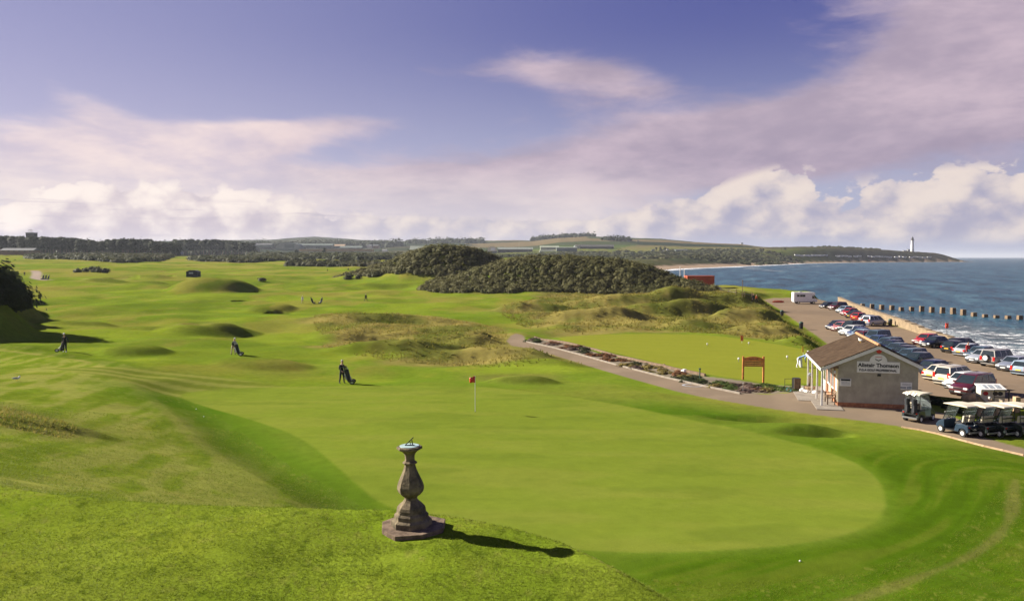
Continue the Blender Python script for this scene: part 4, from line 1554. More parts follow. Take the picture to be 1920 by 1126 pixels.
# ------------------------------------------------------------------ people
def person(px, py, label, top, legs, hair='hair_grey', height=1.75, face=0.0, pose=None, shoes='black', cap=None, loc=None, dz=0.0):
    """one continuous skinned body; face is the heading in degrees (0 = away, 90 = left of picture)"""
    ps = dict(stride=0.12, lean=0.03, larm=(-0.24, 0.04, 0.95), rarm=(0.24, 0.04, 0.95), lhand=(-0.26, 0.12, 0.76), rhand=(0.26, 0.12, 0.76), spread=0.10, head=(0, 0.03), knee=0.0)
    ps.update(pose or {})
    k = height / 1.75
    J, E = [], []
    def j(x, y, z, r, lab, par=None):
        J.append((Vector((x, y, z)) * k, r * k, lab))
        if par is not None:
            E.append((par, len(J) - 1))
        return len(J) - 1
    ln = ps['lean']
    hipz = 0.90 - ps['knee'] * 0.25
    pel = j(0, 0, hipz, 0.135, 'legs')
    wa = j(0, ln * 0.35, hipz + 0.18 * math.cos(ln), 0.125, 'top', pel)
    ch = j(0, ln * 0.75, hipz + 0.40 * math.cos(min(ln, 1.2)), 0.150, 'top', wa)
    nk = j(0, ln * 1.02, hipz + 0.57 * math.cos(min(ln * 0.9, 1.3)), 0.062, 'skin', ch)
    nz = J[nk][0].z / k
    ny = J[nk][0].y / k
    hd0 = j(ps['head'][0] * 0.5, ny + 0.01 + ps['head'][1], nz + 0.10, 0.075, 'skin', nk)
    hd = j(ps['head'][0], ny + 0.02 + ps['head'][1] * 1.6, nz + 0.20, 0.098, 'skin', hd0)
    shz, shy = nz - 0.07, ny - 0.01
    for sg, el, ha in ((-1, ps['larm'], ps['lhand']), (1, ps['rarm'], ps['rhand'])):
        sh = j(sg * 0.175, shy, shz, 0.072, 'top', ch)
        e = j(*el, 0.052, 'top', sh)
        w = j(*ha, 0.034, 'top', e)
        dv = (Vector(ha) - Vector(el)).normalized()
        h0 = Vector(ha) + dv * 0.075
        j(h0.x, h0.y, h0.z, 0.036, 'skin', w)
    for sg, st in ((-1, ps['stride']), (1, -ps['stride'])):
        hp = j(sg * 0.095, 0, hipz - 0.06, 0.105, 'legs', pel)
        kn = j(sg * (0.095 + ps['spread'] * 0.35), st * 0.6 + 0.03 + ps['knee'] * 0.22, 0.49, 0.072, 'legs', hp)
        an = j(sg * (0.095 + ps['spread'] * 0.7), st * 1.15 - 0.01, 0.09, 0.050, 'legs', kn)
        j(sg * (0.10 + ps['spread'] * 0.8), st * 1.15 + 0.15, 0.035, 0.042, 'shoe', an)
    me = bpy.data.meshes.new('person')
    me.from_pydata([tuple(v) for v, r, l in J], E, [])
    o = bpy.data.objects.new('person', me)
    COL.objects.link(o)
    sk = o.modifiers.new('skin', 'SKIN')
    sl = me.skin_vertices[0].data
    for i, (v, r, l) in enumerate(J):
        sl[i].radius = (r, r * (0.72 if l == 'top' and i in (wa, ch) else 1.0))
        sl[i].use_root = i == 0
    o.modifiers.new('sub', 'SUBSURF').levels = 1
    dg = bpy.context.evaluated_depsgraph_get()
    nm = bpy.data.meshes.new_from_object(o.evaluated_get(dg))
    o.modifiers.clear()
    o.data = nm
    bpy.data.meshes.remove(me)
    bm = bmesh.new()
    bm.from_mesh(nm)
    hc = J[hd][0]
    # head, nose, ears, fingers belong to the same body
    def blob(c, r, n=10):
        g = bmesh.ops.create_uvsphere(bm, u_segments=n, v_segments=7, radius=1.0)
        bmesh.ops.scale(bm, vec=r, verts=g['verts'])
        bmesh.ops.translate(bm, vec=c, verts=g['verts'])
    blob(hc + Vector((0, 0.0, 0.0)), (0.077 * k, 0.095 * k, 0.118 * k), 12)
    blob(hc + Vector((0, 0.098, -0.01)) * k, (0.014 * k, 0.022 * k, 0.02 * k), 6)
    for sg in (-1, 1):
        blob(hc + Vector((sg * 0.078, -0.01, -0.005)) * k, (0.012 * k, 0.022 * k, 0.03 * k), 6)
        blob(hc + Vector((sg * 0.030, 0.088, 0.018)) * k, (0.011 * k, 0.008 * k, 0.008 * k), 6)
    for el, ha, sg in ((ps['larm'], ps['lhand'], -1), (ps['rarm'], ps['rhand'], 1)):
        dv = (Vector(ha) - Vector(el)).normalized()
        sd_ = dv.cross(Vector((sg, 0, 0.2))).normalized()
        for fi, fl in enumerate((0.070, 0.080, 0.076, 0.060)):
            a = Vector(ha) + dv * 0.10 + sd_ * (fi - 1.5) * 0.019
            b1 = a + dv * fl * 0.55
            b2 = b1 + (dv * 0.6 + Vector((0, 0.3, -0.6))).normalized() * fl * 0.45
            for q in (a, (a + b1) / 2, b1, b2):
                blob(q * k, (0.010 * k, 0.010 * k, 0.014 * k), 5)
        tb = Vector(ha) + dv * 0.05 + sd_ * 0.045
        for q in (0.0, 0.5, 1.0):
            blob((tb + (dv * 0.6 + sd_ * 0.5) * 0.05 * q) * k, (0.012 * k, 0.012 * k, 0.013 * k), 5)
    bm.to_mesh(nm)
    bm.free()
    mats = {'top': top, 'legs': legs, 'skin': 'skin', 'shoe': shoes}
    order = ['top', 'legs', 'skin', 'shoe']
    nm.materials.clear()
    for q in order:
        nm.materials.append(M[mats[q]])
    pts = np.array([list(J[a][0].lerp(J[b][0], f)) for a, b in E for f in (0.35, 0.7, 1.0)])
    labs = [J[b][2] for a, b in E for f in (0.35, 0.7, 1.0)]
    for pl in nm.polygons:
        c = np.array(pl.center)
        lab = labs[int(np.argmin(((pts - c) ** 2).sum(1)))]
        pl.material_index = order.index(lab)
        pl.use_smooth = True
    o.location = hit(px, py) if loc is None else loc
    o.location.z += dz
    o.rotation_euler = (0, 0, R(face))
    tag(o, label, 'person')
    b = MB()
    if cap:
        b.lathe([(0.090 * k, 0.02 * k), (0.090 * k, 0.06 * k), (0.070 * k, 0.105 * k), (0.03 * k, 0.125 * k)], 12, hc)
        b.box(hc + Vector((0, 0.12, 0.03)) * k, (0.14 * k, 0.12 * k, 0.012 * k))
        b.build('cap', M[cap], o, smooth_=True)
    else:
        b.lathe([(0.080 * k, -0.02 * k), (0.088 * k, 0.03 * k), (0.080 * k, 0.085 * k), (0.045 * k, 0.122 * k), (0.01 * k, 0.130 * k)], 12, hc + Vector((0, -0.022, 0)) * k)
        b.build('hair', M[hair], o, smooth_=True)
    return o


def trolley(px, py, label, rz, loc=None, lean=24, white=True, s=1.0):
    t = empty('golf_trolley', hit(px, py) if loc is None else loc, R(rz))
    t.scale = (s * 1.4, s * 1.35, s * 1.05)
    lean *= 0.5
    tag(t, label, 'golf trolley', 'golf bags on trolleys')
    L = R(lean)
    ax = Vector((0, -math.sin(L), math.cos(L)))
    b0 = Vector((0, 0.10, 0.14))
    f = MB()
    f.tube(b0 + Vector((0, 0.02, -0.02)), b0 + ax * 1.08 + Vector((0, 0.02, 0)), 0.016, n=6)
    f.tube(b0 + ax * 1.05, b0 + ax * 1.05 + Vector((0, -0.30, 0.06)), 0.018, n=6)
    f.tube((-0.30, 0.16, 0.15), (0.30, 0.16, 0.15), 0.014, n=6)
    f.tube((-0.28, 0.16, 0.15), b0 + ax * 0.5, 0.012, n=6)
    f.tube((0.28, 0.16, 0.15), b0 + ax * 0.5, 0.012, n=6)
    f.build('frame', M['steel'], t)
    for sx in (-0.30, 0.30):
        w = MB()
        w.tube((sx - 0.025, 0.16, 0.15), (sx + 0.025, 0.16, 0.15), 0.15, n=16)
        wo = w.build('wheel', M['rubber'], t)
        w = MB()
        w.tube((sx - 0.028, 0.16, 0.15), (sx + 0.028, 0.16, 0.15), 0.085, n=12)
        w.build('rim', M['white_paint'] if white else M['steel'], wo)
    g = MB()
    g.tube(b0 + Vector((0, -0.10, 0)), b0 + Vector((0, -0.10, 0)) + ax * 0.42, 0.115, 0.125, 12)
    g.tube(b0 + Vector((0, -0.10, 0)) + ax * 0.42, b0 + Vector((0, -0.10, 0)) + ax * 0.92, 0.125, 0.150, 12)
    go = g.build('golf_bag', M['bag_fabric'], t)
    g = MB()
    g.box(b0 + Vector((0, -0.23, 0)) + ax * 0.38, (0.20, 0.08, 0.42), rx=L)
    g.build('pocket', M['cloth_white'] if white else M['cloth_grey'], go)
    c = MB()
    for i in range(8):
        a = i * 0.785
        q = b0 + Vector((0.075 * math.cos(a), -0.10 + 0.075 * math.sin(a), 0)) + ax * 0.88
        e = q + ax * (0.20 + 0.06 * (i % 3)) + Vector((0.03 * math.cos(a), 0, 0))
        c.tube(q, e, 0.008, n=5)
        c.ball(e, (0.032, 0.045, 0.03), 6, 4)
    c.build('clubs', M['black'] if not white else [M['steel'], M['black']][0], go)
    return t


person(122, 660, 'person in dark clothes and white cap walking with a trolley at the far left', 'cloth_black', 'cloth_black', cap='cloth_white', face=185, height=1.80,
       pose=dict(stride=0.10, larm=(-0.26, -0.05, 1.16), lhand=(-0.30, 0.02, 0.92), rarm=(0.27, -0.16, 1.18), rhand=(0.36, -0.34, 1.00)), shoes='cloth_white')
_p = hit(113, 659)
trolley(0, 0, 'dark golf trolley with a white panel pulled by the walker at the far left', 95, _p + Vector((0.05, 0.1, 0)), lean=30)
person(437, 664.5, 'person in dark jacket with a white cap bending to a trolley', 'cloth_black', 'cloth_tan', cap='cloth_white', face=235, height=1.66, pose=dict(stride=0.08, lean=0.25, rhand=(0.18, 0.40, 0.95), rarm=(0.24, 0.2, 1.05), lhand=(-0.15, 0.38, 0.92)))
_p = hit(448, 666)
trolley(0, 0, 'golf trolley with pale bag beside the person in the white cap', -80, _p, lean=26)
person(641, 718.5, 'person in black standing with a trolley at the back of the green', 'cloth_black', 'cloth_black', face=222, height=1.79, pose=dict(stride=0.05, rarm=(0.26, 0.10, 1.12), rhand=(0.20, 0.34, 1.00), lhand=(-0.22, 0.20, 0.86)))
_p = hit(656, 719)
trolley(0, 0, 'black golf trolley held by the person at the back of the green', -85, _p, lean=27, white=False)
person(567, 568.5, 'person in a white top standing left of two trolleys on the middle fairway', 'cloth_white', 'cloth_tan', face=200, height=1.75, pose=dict(lean=0.25, rhand=(0.05, 0.36, 0.8), lhand=(-0.05, 0.36, 0.8)))
trolley(587, 569, 'left one of two dark trolleys standing on the middle fairway', -90, None, lean=32, white=False, s=1.05)
trolley(601, 569, 'right one of two dark trolleys standing on the middle fairway', 90, None, lean=28, white=False, s=1.05)
person(686, 564.5, 'person in black walking alone in mid stride on the middle fairway', 'cloth_black', 'cloth_black', hair='hair_dark', face=200, height=1.75, pose=dict(stride=0.30, spread=0.25))
person(46, 517, 'small dark figure walking beside the tall bush far on the left', 'cloth_black', 'cloth_black', hair='hair_dark', face=200, height=1.8)
for px, py, lab in ((80, 523.5, 'leftmost of three dark trolleys parked by the small path'), (85, 523.5, 'middle one of three dark trolleys parked by the small path'), (90, 524, 'rightmost of three dark trolleys parked by the small path')):
    trolley(px, py, lab, 140, None, white=False, s=1.25)
person(653, 508, 'tiny dark figure standing on the far middle fairway', 'cloth_black', 'cloth_black', hair='hair_dark', face=180, height=1.85)
person(614, 508.5, 'tiny dark crouching figure on the far middle fairway', 'cloth_black', 'cloth_black', hair='hair_dark', face=160, height=1.5, pose=dict(lean=0.5, knee=0.5))
person(1496, 688, 'person in pale blue bending over to putt on the practice green', 'cloth_blue', 'cloth_white', face=250, height=1.74, cap='cloth_white',
       pose=dict(stride=0.10, spread=0.5, lean=0.80, larm=(-0.14, 0.62, 0.90), rarm=(0.16, 0.62, 0.90), lhand=(-0.03, 0.66, 0.66), rhand=(0.04, 0.66, 0.64), knee=0.2), shoes='cloth_white')
t = empty('golf_bag', hit(1502, 688))
tag(t, 'white golf bag standing on the practice green beside the bending golfer', 'golf bag')
b = MB(); b.tube((0, 0, 0), (-0.06, 0, 0.80), 0.12, 0.14, 12); b.build('body', M['cloth_white'], t)
b = MB()
for i in range(6):
    b.tube((-0.06 + 0.06 * math.cos(i), 0.06 * math.sin(i), 0.78), (-0.09 + 0.09 * math.cos(i), 0.09 * math.sin(i), 1.0), 0.01, n=5)
b.build('clubs', M['steel'], t)
person(1412, 566, 'person in a dark coat at the near corner of the car park entrance', 'cloth_black', 'cloth_black', hair='hair_dark', face=200)
person(1418, 567, 'person in an orange jacket at the near corner of the car park entrance', 'cloth_orange', 'cloth_black', hair='hair_dark', face=190, height=1.7)


# gull on the turf and gull on the roof
def gull(loc, label, rz):
    t = empty('gull', loc, R(rz))
    tag(t, label, 'bird')
    b = MB()
    b.ball((0, 0, 0.17), (0.19, 0.075, 0.075), 10, 6)
    b.ball((0.17, 0, 0.27), (0.055, 0.045, 0.045), 8, 5)
    b.tube((0.12, 0, 0.20), (0.17, 0, 0.27), 0.05, 0.04, 8)
    b.build('body', M['white_paint'], t, smooth_=True, auto=False)
    b = MB()
    b.ball((-0.05, 0, 0.195), (0.21, 0.082, 0.055), 8, 5)
    b.build('wing', M['cloth_grey'], t, smooth_=True, auto=False)
    b = MB()
    b.tube((0.21, 0, 0.27), (0.28, 0, 0.255), 0.014, 0.004, 6)
    b.tube((0.02, 0.03, 0.11), (0.02, 0.03, 0), 0.008, n=5)
    b.tube((0.02, -0.03, 0.11), (0.02, -0.03, 0), 0.008, n=5)
    b.build('bill', M['yellow_paint'], t)


gull(hit(31, 714), 'white gull standing on the turf at the far left above the bank', 40)

# ------------------------------------------------------------------ golf shop
def shop():
    t = empty('golf_shop', (SHOP_O[0], SHOP_O[1], 3.40), math.atan2(SHOP_U[1], SHOP_U[0]))
    tag(t, 'small grey roughcast golf shop with a brown tiled roof and white porch posts', 'shop')
    D = 8.0
    zl, zr, zk = 2.84, 2.84, 4.02
    b = MB()
    b.prism([(-2.35, 0.28), (2.35, 0.28), (2.35, zr), (0.0, zk - 0.10), (-2.35, zl)], 'y', 0.0, D)
    wall = b.build('wall', M['roughcast'], t)
    b = MB()
    b.prism([(-2.38, -0.6), (2.38, -0.6), (2.38, 0.28), (-2.38, 0.28)], 'y', -0.03, D + 0.03)
    b.build('plinth', M['brick'], t)
    # roof slopes with courses of tiles laid over each other
    rise_l, run_l = (zk - 2.50), 3.45
    rise_r, run_r = (zk - 2.78), 2.55
    for nm, sg, run, rise in (('roof', -1, run_l, rise_l), ('roof', 1, run_r, rise_r)):
        b = MB()
        sl = math.atan2(rise, run)
        n = 15 if sg < 0 else 11
        ln = math.hypot(run, rise) / n
        for i in range(n):
            d0, d1 = i * ln, (i + 1) * ln + 0.03
            th = 0.035
            c, s = math.cos(sl), math.sin(sl)
            q = []
            for d, up in ((d0, 0.0), (d1, 0.014), (d1, 0.014 + th), (d0, th)):
                q.append((sg * (d * c + up * s), zk - d * s + up * c))
            b.prism(q if sg < 0 else q, 'y', -0.22, D + 0.2)
        b.build(nm, M['tile'], t)
        b = MB()
        # white bargeboard under the verge
        q = [(0, zk - 0.02), (sg * run, zk - rise - 0.02), (sg * run, zk - rise - 0.24), (0, zk - 0.25)]
        b.prism(q, 'y', -0.19, -0.15)
        b.build('bargeboard', M['white_paint'], t)
    b = MB()
    b.tube((0, -0.23, zk + 0.02), (0, D + 0.2, zk + 0.02), 0.10, n=10)
    b.build('ridge_cap', M['ridge_tile'], t)
    b = MB()
    b.box((-run_l, D / 2, zk - rise_l - 0.12), (0.05, D + 0.38, 0.17))
    b.build('fascia', M['white_paint'], t)
    b = MB()
    b.box((run_r, D / 2, zk - rise_r - 0.12), (0.05, D + 0.38, 0.17))
    b.build('fascia', M['white_paint'], t)
    # dark soffit over the porch end
    b = MB()
    b.box((-2.62, -0.11, 2.56), (0.50, 0.06, 0.16))
    b.build('soffit_end', M['old_timber'], t)
    for y in (-0.02, 2.5, 5.3, 7.8):
        b = MB()
        b.box((-3.33, y + 0.0, 1.15), (0.11, 0.11, 2.55))
        b.build('porch_post', M['white_paint'], t)
    b = MB()
    b.box((-3.0, D / 2 - 0.7, 0.005), (1.6, D + 1.6, 0.07))
    b.prism([(-4.6, -0.03), (-3.8, -0.03), (-3.8, 0.035), (-4.6, 0.035)], 'y', 1.6, 6.5)
    b.build('porch_slab', M['concrete'], t)
    # left wall under the porch, sunlit: brick piers, door, windows
    for y in (1.15, 2.55, 4.6):
        b = MB()
        b.box((-2.38, y, 1.5), (0.10, 0.34, 2.45))
        b.build('brick_pier', M['brick'], t)
    b = MB(); b.box((-2.37, 0.52, 1.5), (0.07, 0.9, 2.4)); b.build('wall_panel', M['cream'], t)
    for y, wd, z0, hh in ((1.85, 0.95, 1.55, 1.25), (3.55, 1.5, 1.55, 1.25)):
        b = MB()
        for zz in (z0 - hh / 2, z0 + hh / 2):
            b.box((-2.40, y, zz), (0.10, wd, 0.08))
        for yy in (y - wd / 2 + 0.04, y, y + wd / 2 - 0.04):
            b.box((-2.40, yy, z0), (0.10, 0.07, hh - 0.08))
        w = b.build('window', M['white_paint'], t)
        b = MB(); b.box((-2.372, y, z0), (0.03, wd - 0.1, hh - 0.1)); b.build('pane', M['dark_glass'], w)
    b = MB(); b.box((-2.40, 5.6, 1.15), (0.10, 0.95, 2.05)); dr = b.build('door', M['white_paint'], t)
    b = MB(); b.box((-2.46, 5.6, 1.45), (0.02, 0.65, 1.1)); b.build('pane', M['dark_glass'], dr)
    b = MB(); b.tube((-2.50, 5.95, 1.05), (-2.46, 5.95, 1.05), 0.03, n=8); b.build('handle', M['chrome'], dr)
    # name board with an arched top
    out = [(-1.26, 2.26), (1.26, 2.26), (1.26, 2.97), (0.62, 2.97)]
    for i in range(13):
        a = math.pi * i / 12
        out.append((0.52 * math.cos(a), 2.99 + 0.46 * math.sin(a)))
    out += [(-0.62, 2.97), (-1.26, 2.97)]
    b = MB(); b.prism(out, 'y', -0.045, -0.001); sb = b.build('sign_board', M['white_paint'], t)
    def text(body, size, x, z, mat, parent, y, off=0.0, sx=1.0, space=1.0, name='lettering'):
        cu = bpy.data.curves.new(name, 'FONT')
        cu.body = body
        cu.size = size
        cu.align_x = 'CENTER'
        cu.align_y = 'CENTER'
        cu.extrude = 0.004
        cu.offset = off
        cu.space_character = space
        o = bpy.data.objects.new(name, cu)
        COL.objects.link(o)
        dg = bpy.context.evaluated_depsgraph_get()
        me = bpy.data.meshes.new_from_object(o.evaluated_get(dg))
        COL.objects.unlink(o)
        bpy.data.objects.remove(o)
        me.materials.clear()
        me.materials.append(mat)
        o = bpy.data.objects.new(name, me)
        COL.objects.link(o)
        o.parent = parent
        o.location = (x, y, z)
        o.rotation_euler = (math.pi / 2, 0, 0)
        o.scale = (sx, 1, 1)
        return o
    text('Alistair Thomson', 0.335, 0.0, 2.73, M['ink'], sb, -0.050, 0.011, 1.02, 1.0)
    text('P.G.A GOLF PROFESSIONAL', 0.190, -0.02, 2.42, M['ink'], sb, -0.050, 0.008, 0.95, 1.0)
    b = MB()
    b.prism([(-0.20, 3.16), (0.0, 3.06), (0.20, 3.16), (0.20, 3.11), (0.0, 3.00), (-0.20, 3.11)], 'y', -0.053, -0.046)
    b.build('emblem', M['ink'], sb)
    b = MB(); b.prism([(-0.22, 3.28), (0.22, 3.28), (0.18, 3.255), (-0.18, 3.255)], 'y', -0.053, -0.046)
    b.build('emblem', M['red_paint'], sb)
    # alarm, vent, notices, lamp
    b = MB(); b.tube((0.03, -0.09, 3.66), (0.03, -0.001, 3.66), 0.15, 0.17, 8); b.build('alarm_box', M['red_paint'], t)
    b = MB(); b.box((0.06, -0.05, 2.12), (0.19, 0.10, 0.14)); b.build('vent', M['black'], t)
    b = MB(); b.box((-1.92, -0.02, 1.58), (0.66, 0.035, 0.48)); nt = b.build('notice', M['white_paint'], t)
    b = MB(); b.box((-1.92, -0.040, 1.74), (0.56, 0.008, 0.12)); b.build('print', M['ink'], nt)
    b = MB()
    for i in range(3):
        b.box((-1.92, -0.039, 1.60 - i * 0.075), (0.52, 0.006, 0.022))
    b.build('print', M['print_grey'], nt)
    b = MB(); b.box((1.66, -0.02, 1.48), (0.66, 0.035, 0.46)); nt = b.build('notice', M['white_paint'], t)
    b = MB(); b.box((1.83, -0.040, 1.37), (0.26, 0.008, 0.16)); b.build('print', M['print_grey'], nt)
    b = MB(); b.box((1.48, -0.040, 1.37), (0.34, 0.008, 0.14)); b.build('print', M['cloth_grey'], nt)
    b = MB()
    for i in range(2):
        b.box((1.66, -0.039, 1.61 - i * 0.07), (0.50, 0.006, 0.025))
    b.build('print', M['cloth_grey'], nt)
    b = MB()
    b.lathe([(0.02, 0.22), (0.05, 0.2), (0.07, 0.05), (0.03, 0.0)], 10, (-2.58, -0.05, 2.12))
    b.build('lantern', M['white_paint'], t, smooth_=True)
    return t


SHOP = shop()


def shop_pt(u, v, z=0.0):
    p = SHOP_O + SHOP_U * u + SHOP_V * v
    return Vector((p[0], p[1], 3.40 + z))


SHOP_RZ = math.atan2(SHOP_U[1], SHOP_U[0])
gull(shop_pt(-0.55, 3.2, 4.02 - 0.55 * 0.44 + 0.06), 'gull perched near the ridge of the golf shop roof', 100)


def bench():
    t = empty('bench', shop_pt(-2.72, 0.85, 0.045), SHOP_RZ + math.pi / 2)
    tag(t, 'old wooden bench against the sunlit side wall of the golf shop', 'bench')
    for i in range(4):
        b = MB(); b.box((0, 0.10 + i * 0.115 - 0.2, 0.44), (1.25, 0.095, 0.03)); b.build('slat', M['old_timber'], t)
    for i in range(3):
        b = MB(); b.box((0, -0.24 - 0.03 * i, 0.56 + 0.14 * i), (1.25, 0.03, 0.09), rx=R(12)); b.build('back_slat', M['old_timber'], t)
    for sx in (-0.58, 0.58):
        b = MB(); b.box((sx, -0.26, 0.45), (0.07, 0.07, 0.90), rx=R(6)); b.build('leg', M['old_timber'], t)
        b = MB(); b.box((sx, 0.22, 0.31), (0.07, 0.07, 0.62)); b.build('leg', M['old_timber'], t)
        b = MB(); b.box((sx, -0.02, 0.63), (0.09, 0.58, 0.04)); b.build('armrest', M['old_timber'], t)


bench()


# planted stones and post tap at the porch end
def stone(loc, s, label, mat='white_paint', group=None, seed=0, name='stone'):
    rs = np.random.default_rng(seed)
    bm = bmesh.new()
    bmesh.ops.create_icosphere(bm, subdivisions=2, radius=1.0)
    for v in bm.verts:
        n = v.co.normalized()
        v.co = n * (0.82 + 0.36 * float(vnoise(np.array(n.x * 2.3 + seed), np.array(n.y * 2.3 + n.z * 1.7), seed)))
        v.co = Vector((v.co.x * s[0], v.co.y * s[1], max(v.co.z, -0.5) * s[2]))
    me = bpy.data.meshes.new(name)
    bm.to_mesh(me); bm.free()
    me.materials.append(M[mat])
    o = bpy.data.objects.new(name, me)
    COL.objects.link(o)
    o.location = loc
    o.rotation_euler = (0, 0, rs.uniform(0, 6))
    tag(o, label, 'stone', group)
    return o


for i, (px, py, s, mt, lab) in enumerate(((1506, 733, 0.33, 'white_paint', 'white painted stone left of the tub by the shop porch'), (1513, 735, 0.26, 'white_paint', 'white painted stone in front of the tub by the shop porch'),
                                 (1528, 737, 0.28, 'white_paint', 'pale stone right of the tub by the shop porch'), (1283, 697, 0.36, 'white_paint', 'white stone among the heather of the long flower bed'),
                                 (1245, 684, 0.16, 'rubble', 'orange stone among the heather of the long flower bed'))):
    stone(hit(px, py), (s, s * 0.8, s * 0.75), lab, mt, 'stones in the planting', i + 3)
t = empty('flower_tub', hit(1518, 733))
tag(t, 'round tub with a dark post and small pale lamp beside the shop porch', 'flower tub')
b = MB(); b.lathe([(0.30, 0), (0.42, 0.35), (0.40, 0.38)], 14); b.build('tub', M['rubble'], t)
b = MB(); b.tube((0, 0, 0.3), (0, 0, 1.15), 0.09, 0.05, 8); b.build('stem', M['old_timber'], t)
b = MB(); b.ball((0.02, 0, 1.22), (0.16, 0.12, 0.13), 8, 5); b.build('lamp', M['cloth_grey'], t)
p = hit(1493, 731)
t = empty('litter_bin', p)
tag(t, 'dark square timber litter bin beside the shop forecourt', 'litter bin')
b = MB(); b.box((0, 0, 0.02), (1.6, 0.7, 0.10)); b.build('plinth', M['concrete'], t)
b = MB()
b.box((0, 0, 0.48), (0.46, 0.46, 0.82))
b.build('body', M['black'], t)
for i in range(4):
    b = MB(); b.box((-0.18 + i * 0.12, -0.245, 0.48), (0.095, 0.03, 0.80)); b.build('slat', M['old_timber'], t)
t = empty('hose_stand', hit(1478, 734))
tag(t, 'thin black metal frame with a coiled teal hose beside the heather', 'hose stand')
b = MB()
for sx in (-0.26, 0.26):
    b.tube((sx, 0, 0), (sx, 0, 0.95), 0.018, n=6)
b.tube((-0.26, 0, 0.94), (0.26, 0, 0.94), 0.018, n=6)
b.tube((-0.26, 0, 0.5), (0.26, 0, 0.5), 0.018, n=6)
b.build('frame', M['black'], t)
W('teal', (0.03, 0.20, 0.19), 0.5)
b = MB()
for k in range(4):
    pts = [(0.18 * math.cos(a * 0.524) , -0.05 - 0.02 * k, 0.17 + 0.15 * math.sin(a * 0.524)) for a in range(13)]
    b.path(pts, 0.018, 5)
b.build('hose', M['teal'], t)


# ------------------------------------------------------------------ timber sign board
def sign():
    p = at_z(1412, 720.5, PRACTICE_Z + 0.15)
    t = empty('timber_sign', (p[0], p[1], hz(*p)), R(-4))
    tag(t, 'orange brown timber notice board with an arched top between two posts by the heather', 'sign')
    for sx in (-0.80, 0.80):
        b = MB(); b.box((sx, 0, 0.95), (0.13, 0.13, 2.1)); b.build('post', M['timber'], t)
    arch = [(-0.73, 1.62)] + [(-0.73 + 1.46 * i / 12, 1.86 + 0.13 * math.sin(math.pi * i / 12)) for i in range(13)] + [(0.73, 1.62)]
    b = MB(); b.prism(arch, 'y', -0.03, 0.03); b.build('top_board', M['timber'], t)
    for i in range(3):
        b = MB(); b.box((0, 0, 1.54 - i * 0.145), (1.46, 0.05, 0.125)); b.build('board', M['timber'], t)
    b = MB()
    for i in range(3):
        b.box((0, -0.028, 1.545 - i * 0.145), (1.2, 0.006, 0.03))
    b.box((0, -0.033, 1.80), (0.7, 0.006, 0.04))
    b.build('carved_lines', M['old_timber'], t)


sign()
p = hit(1393, 734)
b = MB(); b.tube((0, 0, -0.05), (0, 0, 0.62), 0.025, n=8); b.ball((0, 0, 0.62), 0.03, 8, 5)
o = b.build('marker_post', M['steel'], None); o.location = p
tag(o, 'thin grey post at the path edge below the timber sign', 'post')
p = hit(1312, 712)
t = empty('tap_post', p)
tag(t, 'slim dark green post at the gap in the flower bed', 'post')
b = MB(); b.tube((0, 0, -0.05), (0, 0, 0.85), 0.05, n=8); b.build('shaft', M['green_paint'], t)
b = MB(); b.ball((0, 0, 0.90), (0.10, 0.10, 0.08), 8, 5); b.build('cap', M['green_paint'], t)


# ------------------------------------------------------------------ heather beds beside the path
BED_MATS = [leaf_mat('heather_rust', (0.10, 0.045, 0.022), (0.22, 0.095, 0.04), (0.13, 0.08, 0.03), 2.0),
            leaf_mat('heather_green', (0.04, 0.065, 0.015), (0.10, 0.14, 0.03), (0.12, 0.13, 0.03), 2.0),
            leaf_mat('heather_ochre', (0.13, 0.10, 0.03), (0.26, 0.20, 0.06), (0.10, 0.11, 0.03), 2.0),
            leaf_mat('heather_dark', (0.025, 0.035, 0.014), (0.06, 0.07, 0.025), (0.07, 0.06, 0.03), 2.0),
            leaf_mat('heather_mauve', (0.10, 0.065, 0.055), (0.22, 0.15, 0.12), (0.14, 0.11, 0.06), 2.0)]
BED_NAMES = ['rust red', 'mid green', 'ochre yellow', 'dark green', 'dusky mauve']


